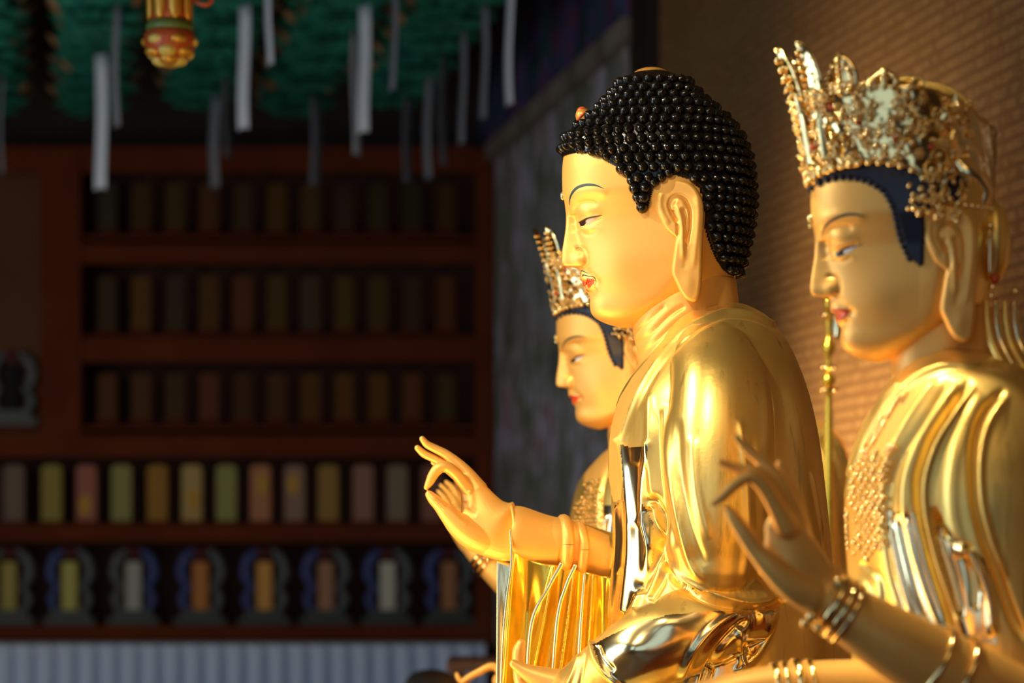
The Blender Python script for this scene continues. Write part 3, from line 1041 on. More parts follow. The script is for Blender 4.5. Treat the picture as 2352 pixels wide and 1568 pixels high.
# ------------------------------------------------------------------ crowned attendants
HAIRPOLY_B = [(1270, 392), (1292, 386), (1312, 376), (1335, 371), (1352, 372), (1375, 377), (1395, 384), (1413, 396), (1430, 412), (1443, 436), (1452, 462), (1460, 492), (1470, 520),
              (1484, 548), (1502, 566), (1510, 560), (1512, 500), (1508, 455), (1530, 440), (1560, 436), (1610, 440), (1610, 300), (1610, 100), (1270, 100)]
VEILPOLY = [(1575, 100), (1575, 640), (1640, 700), (1800, 700), (1800, 100)]
PAINT_BODHI = dict(
    brow=[(1310, 492, 0.5), (1313, 475, 1.8), (1322, 463, 2.6), (1337, 455, 3.0), (1354, 451, 2.8), (1372, 452, 2.2), (1390, 458, 0.5)],
    white=([(1338, 528), (1352, 521), (1366, 517), (1382, 513)], [(1340, 534), (1352, 531), (1366, 525), (1382, 514)]),
    iris=([(1337, 527), (1345, 523), (1353, 520)], [(1341, 535), (1347, 533), (1354, 530)]),
    lash=[(1334, 529, 0.6), (1345, 523, 1.8), (1358, 517, 1.9), (1372, 515, 1.4), (1388, 512, 0.3)],
    lip_up=([(1331.5, 643), (1336, 640), (1345, 641), (1356, 643), (1372, 645)], [(1338, 650), (1344, 653), (1350, 653), (1358, 651), (1373, 646)]),
    lip_lo=([(1340, 655), (1348, 653), (1354, 652), (1368, 648)], [(1343, 663), (1348, 667), (1356, 663), (1368, 649)]),
)
FACE_B = [s for s in FACE_STROKES]

def flower(c, n, r):
    n = np.array(n, float); n /= np.linalg.norm(n) + 1e-9
    a = np.cross(n, [0.1, 1, 0.2]); a /= np.linalg.norm(a); b = np.cross(n, a)
    P = [sphere(c + n * r * 0.35, r * 0.34, 8, 6)]
    for k in range(6):
        t = 2 * PI * k / 6
        P.append(sphere(c + (a * math.cos(t) + b * math.sin(t)) * r * 0.62, (r * 0.33,) * 3, 8, 5))
    return P

def scroll(c, n, r, turn=1):
    n = np.array(n, float); n /= np.linalg.norm(n) + 1e-9
    a = np.cross(n, [0.2, 1, 0.1]); a /= np.linalg.norm(a); b = np.cross(n, a)
    ph = random.random() * 6
    pts = []
    for k in range(9):
        t = k / 8
        ang = ph + turn * t * 5.2
        rr = r * (1.0 - 0.72 * t)
        p = c + (a * math.cos(ang) + b * math.sin(ang)) * rr + n * r * 0.25 * t
        pts.append((*p, r * (0.10 + 0.13 * t)))
    return [tube(pts, 14, 7)]

def leafplate(c, up, out, h, wd, thick=4, curl_=0.2):
    """pointed upright petal with a midrib, growing from c along up, facing out"""
    up = np.array(up, float); up /= np.linalg.norm(up); out = np.array(out, float); out -= up * np.dot(out, up); out /= np.linalg.norm(out)
    sd = np.cross(up, out)
    V = []; Fc = []
    nj, ni = 14, 9
    for side in (1, -1):
        for j in range(nj):
            t = j / (nj - 1)
            ww = wd * (math.sin(PI * min(1, 0.18 + 0.82 * t)) ** 0.75) if t < 1 else 0.01
            for i in range(ni):
                s = i / (ni - 1) * 2 - 1
                p = c + up * h * t + sd * ww * s * 0.5 + out * (h * curl_ * t * t - abs(s) * wd * 0.10) + out * side * thick * 0.5 * (1 - abs(s) * 0.6) + out * (2.5 if abs(s) < 0.1 else 0)
                V.append(p)
    n = nj * ni
    for j in range(nj - 1):
        for i in range(ni - 1):
            q = (j * ni + i, j * ni + i + 1, (j + 1) * ni + i + 1, (j + 1) * ni + i)
            Fc.append(q); Fc.append(tuple(x + n for x in reversed(q)))
    per = list(range(ni)) + [j * ni + ni - 1 for j in range(1, nj)] + [(nj - 1) * ni + i for i in range(ni - 2, -1, -1)] + [j * ni for j in range(nj - 2, 0, -1)]
    for a, b in zip(per, per[1:] + per[:1]): Fc.append((a, b, b + n, a + n))
    return np.array(V), Fc

CR_T = [  # angle from front (deg): bottom v, top v, outward lean
    (0, 372, 215, 26), (20, 364, 200, 26), (40, 354, 190, 24), (60, 350, 185, 18), (80, 362, 190, 10), (100, 415, 205, 6), (120, 440, 225, 4), (140, 440, 255, 4), (180, 430, 270, 4)]
CR_T = np.array(CR_T, float)
def crown_pt(th, t):
    """th angle rad from the front, t 0 bottom..1 top"""
    d = abs(math.degrees(th))
    vb = float(pchip(CR_T[:, 0], CR_T[:, 1], [d])[0]); vt = float(pchip(CR_T[:, 0], CR_T[:, 2], [d])[0]); ln = float(pchip(CR_T[:, 0], CR_T[:, 3], [d])[0])
    v = vb + (vt - vb) * t
    ru = 214 if math.cos(th) > 0 else 176
    u = 1502 - math.cos(th) * (ru + ln * t**1.3)
    w = math.sin(th) * (160 + ln * 0.6 * t)
    return np.array([u, v, w])

def build_crown(hd, root):
    nu, nv = 90, 16
    V = []; Fc = []
    for lay in (0, 1):
        for j in range(nv):
            for i in range(nu):
                th = 2 * PI * i / nu
                th = th if th <= PI else th - 2 * PI
                p = crown_pt(th, j / (nv - 1))
                q = np.array([1502, p[1], 0]); o = p - q; o /= np.linalg.norm(o)
                wav = 3.0 * math.sin(i * 1.7 + j * 1.1) * (1 - lay)
                V.append(p - o * (5 * lay) + o * wav)
    n = nu * nv
    for j in range(nv - 1):
        for i in range(nu):
            k = (i + 1) % nu
            q = (j * nu + i, j * nu + k, (j + 1) * nu + k, (j + 1) * nu + i)
            Fc.append(q); Fc.append(tuple(x + n for x in reversed(q)))
    for i in range(nu):
        k = (i + 1) % nu
        Fc.append((i, k, k + n, i + n)); a = (nv - 1) * nu
        Fc.append((a + i, a + k, a + k + n, a + i + n))
    crown = make('crown', hd.world(np.array(V)), Fc, M['ornament'], root)
    # smooth gilded cap over the topknot and its rolled rim at the back
    parts = [sphere((1520, 262, 0), (128, 104, 112), 40, 24, 1)]
    rim = [(1440, 168, 0, 6), (1500, 153, 0, 7), (1555, 172, 0, 7), (1600, 215, 0, 7), (1645, 262, 0, 7), (1664, 330, 0, 7), (1650, 400, 0, 6)]
    cap_ = make('crown_cap', hd.world(merge(parts)[0]), merge(parts)[1], M['leaf'], crown)
    pr = tube(rim, 60, 12)
    make('cap_rim', hd.world(pr[0]), pr[1], M['leaf'], crown)
    # upright leaves: front piece leaning forward, two pairs beside it, small ones round the band
    def leaf_at(deg, t, h, wd, lean, nm='crown_leaf'):
        th = math.radians(deg)
        p = crown_pt(th, t)
        out = np.array([-math.cos(th), 0, math.sin(th)])
        up = np.array([0, -1, 0.0]) + out * lean
        L = [leafplate(p, up, out, h, wd, 6, 0.10)]
        upn = up / np.linalg.norm(up)
        for k in range(7):
            q = p + upn * h * (0.10 + 0.12 * k) + out * (7 + h * 0.10 * (0.10 + 0.12 * k)**2)
            L += [sphere(q, random.uniform(5, 9), 9, 6)]
            sd = np.cross(upn, out)
            for s in (-1, 1):
                ww = wd * 0.42 * math.sin(PI * min(1, 0.25 + 0.12 * k))
                L += [sphere(q + sd * s * ww, random.uniform(3.5, 6.5), 8, 6)]
        A, B = merge(L)
        return make(nm, hd.world(A), B, M['ornament'], crown)
    leaf_at(0, 0.80, 168, 96, 0.22)
    leaf_at(22, 0.85, 140, 86, 0.14); leaf_at(-22, 0.85, 140, 86, 0.14)
    leaf_at(46, 0.85, 92, 74, 0.04); leaf_at(-46, 0.85, 92, 74, 0.04)
    leaf_at(70, 0.9, 44, 60, 0.0); leaf_at(-70, 0.9, 44, 60, 0.0)
    # long straight tongue-like leaves on the front flank
    for dg, hh, tt, wd in ((14, 160, 0.12, 20), (-14, 160, 0.12, 20), (31, 120, 0.10, 18), (-31, 120, 0.1, 18)):
        th = math.radians(dg)
        p = crown_pt(th, tt); out = np.array([-math.cos(th), 0, math.sin(th)])
        A, B = leafplate(p + out * 8, np.array([0, -1, 0]) + out * 0.2, out, hh, wd, 6, 0.0)
        make('crown_tongue', hd.world(A), B, M['ornament'], crown)
    # dense filigree
    L = []
    R = random.Random(3)
    for q in range(520):
        th = R.uniform(-2.2, 2.2); t = R.uniform(0.0, 1.0) ** 0.9
        p = crown_pt(th, t)
        o = np.array([-math.cos(th), 0, math.sin(th) * 1.2]); o /= np.linalg.norm(o)
        p = p + o * R.uniform(1, 9)
        k = R.random()
        if k < 0.36: L.append(sphere(p, R.uniform(4, 8.5), 9, 6))
        elif k < 0.60: L += flower(p, o, R.uniform(9, 15))
        elif k < 0.85: L += scroll(p, o, R.uniform(11, 20), R.choice((-1, 1)))
        else:
            L.append(leafplate(p, [R.uniform(-.6, .6), -1, R.uniform(-.5, .5)], o, R.uniform(18, 34), R.uniform(10, 16), 3, 0.2))
    for q in range(60):                                   # bead row along the lower edge
        th = -PI + 2 * PI * q / 60
        p = crown_pt(th, 0.0); o = np.array([-math.cos(th), 0, math.sin(th)])
        L.append(sphere(p + o * 5, 8.0, 10, 7))
    A, B = merge(L)
    make('filigree', hd.world(A), B, M['ornament'], crown)
    L = []
    for dg, t in ((20, 0.35), (55, 0.5), (75, 0.3), (95, 0.4), (40, 0.75)):
        for sg in (1, -1):
            th = math.radians(dg) * sg
            p = crown_pt(th, t); o = np.array([-math.cos(th), 0, math.sin(th)])
            A, B = sphere(p + o * 9, 6, 10, 7)
            make('red_bead', hd.world(A), B, M['bead_red'], crown)
    # pendant over the ear: cluster of beads and a curled ribbon
    for sg in (1, -1):
        L = []
        for q in range(60):
            a = R.uniform(0, 1); b = R.uniform(-1, 1)
            u = 1480 + a * 110; v = 400 + a * 34 + b * 34 * (1 - 0.4 * a)
            L.append(sphere(C(u, v, sg * (164 + R.uniform(0, 6)))[:2] + (sg * (162 + R.uniform(0, 8)),), R.uniform(4.5, 8), 8, 6))
        A, B = merge(L)
        make('ear_beads', hd.world(A), B, M['ornament'], crown)
        A, B = tube([(1575, 352, sg * 168, 8), (1590, 372, sg * 176, 11), (1616, 388, sg * 176, 11), (1634, 412, sg * 170, 10), (1628, 436, sg * 164, 6)], 40, 14, 0.6)
        make('crown_ribbon', hd.world(A), B, M['mirror'], crown)
    return crown

def build_tassel(hd, root, spread=1.0):
    """gilded hair roll and hanging tassels behind the ear"""
    for sg in (1, -1):
        A, B = sphere((1668, 505, sg * 62), (34, 84, 46), 28, 18, 1)
        b = make('hair_roll', hd.world(A), B, M['leaf'], root)
        A, B = leafplate(np.array([1648, 580, sg * 118.0]), [0, -1, 0], [-0.3, 0, sg], 96, 26, 8, 0)
        make('roll_clasp', hd.world(A), B, M['mirror'], b)
        L = [sphere((1650, 478, sg * 116), 8, 12, 8), sphere((1654, 606, sg * 116), 9, 12, 8), sphere((1652, 624, sg * 114), 8, 12, 8), sphere((1706, 612, sg * 96), 8, 12, 8)]
        for A, B in L: make('clasp_bead', hd.world(A), B, M['ornament'], b)
        A, B = sphere((1660, 588, sg * 112), (9, 13, 9), 12, 8); make('clasp_jewel', hd.world(A), B, M['bead_red'], b)
        for k in range(4):
            x = 1642 + k * 21
            A, B = tube([(x, 636, sg * (112 - 8 * k), 5), (x + 2, 680, sg * (116 - 8 * k), 8), (x + 12, 730, sg * (126 - 8 * k), 9), (x + 34, 782, sg * (150 - 6 * k), 11), (x + 62, 840, sg * (178 - 6 * k), 12), (x + 86, 900, sg * (196 - 6 * k), 9)], 50, 14)
            make('tassel_strand', hd.world(A), B, M['mirror'] if k % 2 else M['leaf'], b)

def bodhi(D, k, to, label, rings, strokes, beads, mirpolys, skinpolys, basev, ear_dv=28, arms=(), group=None):
    fr = Frame(D)
    root = thing('bodhisattva_statue', Vector(((to[0] + 330 * k - CX) * fr.s, D, 1.0)), label, 'statue', group)
    hd = Head(fr, k, (1294, 450), to)
    V = head_mesh(FACE_B)
    bk = V[:, 0] > 1500
    V[bk, 0] = 1500 + (V[bk, 0] - 1500) * 0.78
    bv = bvh_of(V, HF)
    make('head', hd.world(V), HF, M['skin'], root)
    A, B = hair_cap(V, HF, HAIRPOLY_B, 7, comp=False)
    h = make('hair', hd.world(A), B, M['hair_navy'], root, flip=None); h['label'] = 'blue-black painted hair under the crown'
    A, B = hair_cap(V, HF, VEILPOLY, 9, comp=False)
    make('gilded_back_hair', hd.world(A), B, M['leaf'], root, flip=None)
    # scalloped hairline
    L = []
    for p in spline([(1294, 384), (1320, 374), (1350, 373), (1380, 379), (1408, 393), (1432, 414), (1448, 450), (1462, 500), (1482, 545)], 22):
        q = drop(bv, p[0], p[1], 1, False)
        for sg in (1, -1): L.append(sphere(q * [1, 1, sg], (9, 8, 6), 10, 7))
    A, B = merge(L); make('hair_fringe', hd.world(A), B, M['hair_navy'], root, flip=None)
    add_ears(hd, root, ear_dv, comp=False)
    face_paint(hd, bv, root, PAINT_BODHI, comp=False)
    A, B = merge([sphere((1290, 446, 0), (7, 8, 7), 14, 10), sphere((1290, 461, 0), (5, 6, 5), 12, 8)])
    make('forehead_jewel', hd.world(A), B, M['urna'], root)
    nk = [loft([(640, 1500, 1690, 92), (690, 1470, 1700, 96), (752, 1462, 1706, 100), (830, 1468, 1740, 116), (900, 1480, 1790, 150)], 60, 64)]
    A, B = clay(nk, 3.2, 3)
    A = sculpt(A, B, [([(1465, 800), (1500, 768), (1560, 735), (1620, 715)], 5, -4.5), ([(1470, 835), (1515, 800), (1570, 765), (1640, 745)], 5, -4.5)])
    make('neck', hd.world(A), B, M['skin'], root)
    build_crown(hd, root)
    build_tassel(hd, root)
    # robe
    parts = [loft(rings, 70, 96, 2.1)] + list(arms)
    A, B = clay(parts, 4.0 * k, 5)
    A = sculpt(A, B, strokes)
    P2 = proj(A)
    fc = np.array([P2[list(f)].mean(0) for f in B])
    mi = np.zeros(len(B), int)
    for p in mirpolys: mi[inside(fc, p)] = 1
    for p in skinpolys: mi[inside(fc, p)] = 2
    make('robe', fr.world(A), B, None, root, mats=[M['leaf'], M['mirror'], M['skin']], fmat=mi)
    rb = bvh_of(A, B)
    L = []
    R = random.Random(5)
    for (poly, step, r) in beads:
        poly = np.array(poly, float)
        lo, hi = poly.min(0), poly.max(0)
        y = lo[1]; row = 0
        while y < hi[1]:
            x = lo[0] + (row % 2) * step / 2
            while x < hi[0]:
                if inside(np.array([[x, y]]), poly)[0]:
                    q = drop(rb, x + R.uniform(-2, 2), y + R.uniform(-2, 2), 2)
                    if q is not None: L.append(sphere(q, r * R.uniform(0.75, 1.2), 9, 6))
                x += step
            y += step * 0.86; row += 1
    if L:
        A, B = merge(L)
        o = make('necklace_beads', fr.world(A), B, M['ornament'], root, flip=None)
        o['kind'] = 'stuff'
    return root, fr, hd, rb

def hand_open(fr, root, name, rows, mat, vox=1.8):
    A, B = clay(rows, vox, 5)
    return make(name, fr.world(A), B, mat, root)

# ---- right attendant, nearest the camera
DR = 3.4
# bodies continue past the frame
ringsR = [(800, 2130, 2250, 70), (825, 2085, 2300, 150), (850, 2062, 2350, 210), (900, 2030, 2420, 290), (980, 1988, 2480, 345), (1080, 1955, 2530, 380), (1180, 1946, 2555, 395),
          (1300, 1952, 2565, 395), (1450, 1962, 2575, 400), (1800, 1960, 2590, 420)]
SR = [
    ([(2250, 838), (2160, 845), (2090, 880), (2030, 945), (1985, 1020), (1958, 1100), (1948, 1180)], 6, 12),
    ([(2062, 885), (2010, 940), (1975, 1010), (1952, 1090)], 5, 8, 'k'),
    ([(2230, 870), (2177, 948), (2141, 1000), (2117, 1060), (2105, 1108), (2109, 1180), (2133, 1280), (2161, 1364), (2193, 1460), (2230, 1568)], 9, -22),
    ([(2240, 885), (2190, 960), (2150, 1030), (2128, 1110), (2132, 1190), (2155, 1290), (2185, 1380), (2220, 1480)], 7, 12),
    ([(2310, 890), (2261, 944), (2237, 1020), (2236, 1132), (2256, 1228), (2292, 1320), (2321, 1400), (2352, 1470)], 8, -22),
    ([(2320, 905), (2275, 965), (2254, 1040), (2254, 1140), (2275, 1235), (2310, 1330)], 7, 10),
    ([(2180, 870), (2120, 964), (2072, 1036), (2042, 1100), (2034, 1180), (2040, 1260)], 9, -14),
    ([(2150, 870), (2095, 950), (2050, 1030), (2025, 1110)], 8, 9),
    ([(2200, 880), (2150, 950), (2100, 1040), (2078, 1120), (2080, 1200)], 12, 8),
    ([(2255, 900), (2215, 980), (2190, 1080), (2190, 1180), (2215, 1280)], 14, 6),
    ([(2145, 1165), (2165, 1215), (2195, 1245), (2235, 1262)], 6, -20),
    ([(2150, 1180), (2160, 1260), (2185, 1340), (2205, 1420)], 10, -18),
    ([(2195, 1245), (2240, 1290), (2270, 1370), (2280, 1460)], 9, 14),
    ([(2220, 1270), (2235, 1330), (2238, 1400)], 8, -12),
    ([(2045, 1200), (2062, 1290), (2090, 1390), (2120, 1470)], 5, 9), ([(2062, 1190), (2085, 1290), (2110, 1380), (2150, 1470)], 4, -9), ([(2085, 1190), (2100, 1270), (2135, 1380), (2165, 1450)], 4, 8),
    ([(2030, 1210), (2045, 1310), (2075, 1410)], 5, -8),
    ([(1965, 1330), (1990, 1345), (2010, 1400)], 8, 12), ([(1975, 1290), (2020, 1330), (2030, 1400)], 7, -10),
    ([(1990, 1360), (2000, 1420), (2020, 1480)], 8, 10),
]
beadsR = [([(1965, 1060), (2030, 1030), (2062, 1000), (2040, 1100), (2034, 1180), (2030, 1260), (1985, 1290), (1950, 1250), (1948, 1160)], 15, 7),
          ([(2072, 905), (2085, 905), (2010, 1010), (1985, 1070), (1972, 1062), (2010, 975)], 11, 6)]
right_statue, FR, HR, rbR = bodhi(DR, 1.08, (1866, 505), 'gilded statue with jewelled crown nearest the right edge, large and blurred, hand raised', ringsR, SR, beadsR,
    [[(2036, 1170), (2108, 1180), (2130, 1290), (2165, 1400), (2190, 1480), (2100, 1470), (2060, 1360)], [(2145, 1170), (2200, 1240), (2270, 1290), (2290, 1480), (2215, 1470), (2160, 1280)]],
    [[(2062, 890), (2110, 890), (2060, 1000), (2000, 1050), (1975, 1050), (2010, 960)]], 850)

# its near arm, raised in front of the camera side: forearm, bracelets and hand
def cq(rows): return [(*C(a, b, c), r) for a, b, c, r in rows]
A, B = clay([tube(cq([(2480, 1760, 520, 120), (2330, 1640, 560, 98), (2200, 1560, 590, 84), (2080, 1490, 600, 74), (1980, 1430, 600, 64), (1900, 1375, 600, 54)]), 60, 40)], 4, 4)
arm_r = make('forearm', FR.world(A), B, M['skin'], right_statue)
FL = (0, 0, 1)
A, B = clay([
    tube(cq([(1905, 1382, 600, 50), (1870, 1345, 602, 56), (1835, 1300, 606, 58), (1812, 1255, 606, 52), (1800, 1215, 606, 40)]), 40, 30, 0.55, FL),
    tube(cq([(1822, 1230, 600, 26), (1796, 1170, 596, 22), (1768, 1118, 592, 18), (1735, 1085, 590, 15), (1700, 1078, 590, 12), (1655, 1062, 592, 8)]), 50, 20),
    tube(cq([(1835, 1225, 590, 24), (1815, 1160, 582, 20), (1788, 1105, 576, 17), (1750, 1060, 572, 14), (1715, 1030, 572, 11), (1690, 1003, 574, 7)]), 50, 20),
    tube(cq([(1845, 1240, 580, 22), (1838, 1190, 570, 17), (1826, 1140, 562, 14), (1805, 1095, 556, 11), (1790, 1065, 556, 8)]), 50, 20),
    tube(cq([(1808, 1215, 622, 24), (1780, 1160, 630, 18), (1752, 1115, 634, 16), (1722, 1095, 636, 14), (1690, 1112, 634, 12.5), (1662, 1138, 632, 11), (1638, 1156, 630, 7)]), 60, 20),
    tube(cq([(1868, 1370, 622, 38), (1820, 1345, 630, 32), (1775, 1305, 634, 26), (1738, 1265, 634, 20), (1708, 1222, 634, 18), (1684, 1188, 632, 14), (1672, 1168, 630, 9)]), 60, 22),
], 2.4, 5)
make('raised_hand', FR.world(A), B, M['skin'], arm_r)
def bracelet(fr, c0, c1, rr, r, par, name='bracelet', mat=None, seg=40):
    """ring round an arm at c0, its axis towards c1"""
    c0 = np.array(c0, float); ax = np.array(c1, float) - c0; ax /= np.linalg.norm(ax)
    a = np.cross(ax, [0, 0.2, 1]); a /= np.linalg.norm(a); b = np.cross(ax, a)
    P = [(*(c0 + rr * (a * math.cos(t) + b * math.sin(t))), r) for t in np.linspace(0, 2 * PI, seg + 1)]
    A, B = tube(P, seg * 2, 10, caps=False, open_ends=True)
    return make(name, fr.world(A), B, mat or M['ornament'], par)
ax1 = C(2200, 1560, 590)
for (u, v, rr, r) in ((1912, 1384, 58, 10), (1930, 1397, 62, 8), (1947, 1409, 64, 6)):
    bracelet(FR, C(u, v, 600), ax1, rr, r, arm_r)
for (u, v, rr, r) in ((2135, 1522, 84, 7), (2185, 1550, 88, 7)):
    bracelet(FR, C(u, v, 592), C(2330, 1640, 560), rr, r, arm_r, 'arm_ring')
# bright bracelet knobs
L = [sphere(C(u, v, w), r, 12, 8) for u, v, w, r in ((1925, 1340, 640, 15), (1945, 1352, 640, 12), (1958, 1366, 640, 10), (1865, 1415, 640, 13), (1850, 1430, 645, 11), (1880, 1440, 650, 10))]
for A, B in L: make('bracelet_jewel', FR.world(A), B, M['ornament'], arm_r)

# its far arm reaches level across the lap
A, B = clay([tube([(2250, 1640, 120, 105), (2100, 1612, 140, 95), (1980, 1590, 150, 82), (1850, 1588, 160, 78), (1720, 1598, 170, 72), (1600, 1618, 180, 64), (1480, 1640, 190, 54)], 60, 40)], 4, 4)
far_r = make('forearm', FR.world(A), B, M['skin'], right_statue)
for (u, v, rr, r) in ((1760, 1594, 76, 8), (1780, 1592, 78, 6), (1808, 1590, 80, 10), (1835, 1589, 80, 6)):
    bracelet(FR, (u, v, 166), (1980, 1590, 150), rr, r, far_r)

# ---- left attendant, beyond the centre statue
DL = 5.35
ringsL = [(985, 1470, 1560, 50), (1005, 1440, 1600, 110), (1040, 1385, 1650, 190), (1090, 1345, 1690, 235), (1150, 1318, 1720, 255), (1210, 1310, 1735, 260), (1300, 1312, 1745, 262), (1500, 1318, 1750, 265), (1680, 1310, 1760, 280)]
SL = [([(1404, 1000), (1370, 1040), (1338, 1100), (1320, 1160), (1312, 1220)], 4, 6, 'k'), ([(1420, 1030), (1390, 1090), (1378, 1160), (1384, 1240)], 5, -8), ([(1395, 1180), (1390, 1230), (1398, 1290)], 5, 6)]
beadsL = [([(1345, 1110), (1372, 1095), (1384, 1140), (1380, 1235), (1345, 1250), (1314, 1235), (1318, 1180)], 10.5, 3.8)]
left_statue, FLf, HL, rbL = bodhi(DL, 0.69, (1280, 777), 'smaller gilded crowned statue beyond the central figure, face seen under its chin', ringsL, SL, beadsL,
    [[(1384, 1160), (1420, 1160), (1420, 1320), (1384, 1320)]], [[(1350, 1030), (1400, 1010), (1400, 1090), (1340, 1110)]], 1000, ear_dv=24)
A, B = clay([
    tube([(1330, 1420, -60, 50), (1210, 1370, -90, 42), (1140, 1315, -100, 33), (1095, 1270, -105, 26), (1072, 1240, -105, 24)], 40, 28),
    tube([(1075, 1245, -105, 26), (1058, 1215, -105, 27), (1046, 1185, -105, 26), (1040, 1165, -105, 18)], 30, 24, 0.6, FL),
    tube([(1050, 1180, -105, 10), (1042, 1150, -105, 8), (1026, 1128, -106, 7), (1010, 1112, -106, 5)], 30, 14),
    tube([(1056, 1180, -112, 10), (1052, 1148, -112, 8), (1040, 1120, -112, 7), (1022, 1104, -112, 5)], 30, 14),
    tube([(1062, 1182, -118, 10), (1066, 1150, -118, 8), (1060, 1122, -118, 7), (1046, 1102, -118, 5)], 30, 14),
    tube([(1044, 1185, -98, 10), (1030, 1160, -96, 8), (1018, 1140, -95, 7), (1004, 1126, -95, 5)], 30, 14),
    tube([(1058, 1225, -90, 12), (1038, 1200, -88, 10), (1020, 1172, -88, 8), (1010, 1150, -88, 6)], 30, 14),
], 1.8, 4)
al = make('raised_arm', FLf.world(A), B, M['skin'], left_statue)
for (u, v, rr, r) in ((1100, 1276, 29, 5), (1110, 1286, 31, 6), (1120, 1296, 33, 4)):
    bracelet(FLf, (u, v, -104), (1210, 1370, -90), rr, r, al)
A, B = clay([
    tube([(1330, 1600, 60, 40), (1240, 1590, 60, 32), (1190, 1570, 60, 24), (1150, 1560, 60, 20)], 30, 24),
    tube([(1170, 1560, 60, 14), (1135, 1527, 62, 9.5), (1100, 1540, 64, 9), (1075, 1553, 66, 8), (1060, 1562, 66, 5)], 30, 16),
    tube([(1150, 1580, 50, 12), (1110, 1580, 50, 9), (1075, 1572, 50, 8), (1055, 1556, 50, 7), (1050, 1545, 50, 5)], 30, 16),
    tube([(1150, 1590, 40, 12), (1110, 1600, 40, 9), (1070, 1598, 40, 7)], 30, 16),
    tube([(1150, 1600, 30, 12), (1110, 1618, 30, 9), (1070, 1616, 30, 7)], 30, 16),
    tube([(1170, 1600, 80, 14), (1130, 1610, 90, 10), (1095, 1606, 92, 7)], 30, 16),
], 1.8, 4)
make('lowered_hand', FLf.world(A), B, M['skin'], left_statue)
# ------------------------------------------------------------------ hall: walls, ceiling, floor
def wallmat(name, c1, c2, scale, rough=0.6):
    m = mat_new(name, c1, rough)
    n = noise_node(m, scale, 4)
    r = ramp_node(m, n.outputs['Fac'], [(0.3, c1), (0.7, c2)])
    link(m, r.outputs[0], 'Base Color')
    return m
M['wood_dark'] = wallmat('dark_red_wood', (0.105, 0.021, 0.005), (0.15, 0.031, 0.007), 3, 0.7)
M['wood_dark'].node_tree.nodes['Principled BSDF'].inputs['Specular IOR Level'].default_value = 0.1
M['wood_panel'] = wallmat('brown_wood_panel', (0.10, 0.040, 0.013), (0.14, 0.054, 0.018), 2, 0.55)
M['wood_panel'].node_tree.nodes['Principled BSDF'].inputs['Specular IOR Level'].default_value = 0.1
M['wood_black'] = mat_new('black_wood', (0.018, 0.009, 0.005), 0.7)  # near-black wood of the pillar and back wall
M['wood_gold'] = wallmat('honey_wood', (0.22, 0.11, 0.045), (0.30, 0.15, 0.06), 4, 0.5)
M['floor'] = wallmat('polished_floorboards', (0.16, 0.09, 0.045), (0.22, 0.13, 0.07), 2, 0.35)
M['plaster'] = wallmat('ochre_plaster', (0.22, 0.15, 0.08), (0.28, 0.19, 0.10), 2, 0.8)

def box(name, lo, hi, mat, parent=None, bevel=0.0, origin=None, smooth=False):
    x0, y0, z0 = lo; x1, y1, z1 = hi
    V = [(x0, y0, z0), (x1, y0, z0), (x1, y1, z0), (x0, y1, z0), (x0, y0, z1), (x1, y0, z1), (x1, y1, z1), (x0, y1, z1)]
    Fc = [(0, 3, 2, 1), (4, 5, 6, 7), (0, 1, 5, 4), (1, 2, 6, 5), (2, 3, 7, 6), (3, 0, 4, 7)]
    o = make(name, V, Fc, mat, parent, smooth=False, origin=origin or (None if parent else ((x0 + x1) / 2, (y0 + y1) / 2, z0)))
    if bevel:
        b = o.modifiers.new('bevel', 'BEVEL'); b.width = bevel; b.segments = 2
    return o
def boxes(name, lst, mat, parent=None):
    P = []
    for lo, hi in lst:
        x0, y0, z0 = lo; x1, y1, z1 = hi
        P.append((np.array([(x0, y0, z0), (x1, y0, z0), (x1, y1, z0), (x0, y1, z0), (x0, y0, z1), (x1, y0, z1), (x1, y1, z1), (x0, y1, z1)], float),
                  [(0, 3, 2, 1), (4, 5, 6, 7), (0, 1, 5, 4), (1, 2, 6, 5), (2, 3, 7, 6), (3, 0, 4, 7)]))
    A, B = merge(P)
    return make(name, A, B, mat, parent, smooth=False)
def struct(o):
    o['kind'] = 'structure'; return o

struct(box('floor', (-4.6, -2.2, -0.1), (3.4, 13.2, 0), M['floor']))
struct(box('ceiling', (-4.6, -2.2, 4.9), (3.4, 13.2, 5.0), M['plaster']))
struct(box('wall_front', (-4.6, -2.3, 0), (3.4, -2.2, 4.9), M['plaster']))
struct(box('wall_back', (-4.6, 12.95, 0), (0.2, 13.1, 4.9), M['wood_black']))
# left wall with three doorways that let the daylight in
segs = [((-4.6, -2.2, 0), (-4.45, -0.6, 4.9)), ((-4.6, 1.2, 0), (-4.45, 2.5, 4.9)), ((-4.6, 4.3, 0), (-4.45, 7.2, 4.9)), ((-4.6, 9.6, 0), (-4.45, 13.0, 4.9)),
        ((-4.6, -0.6, 3.4), (-4.45, 1.2, 4.9)), ((-4.6, 2.5, 3.4), (-4.45, 4.3, 4.9)), ((-4.6, 7.2, 3.4), (-4.45, 9.6, 4.9))]
struct(boxes('wall_left', segs, M['wood_panel']))

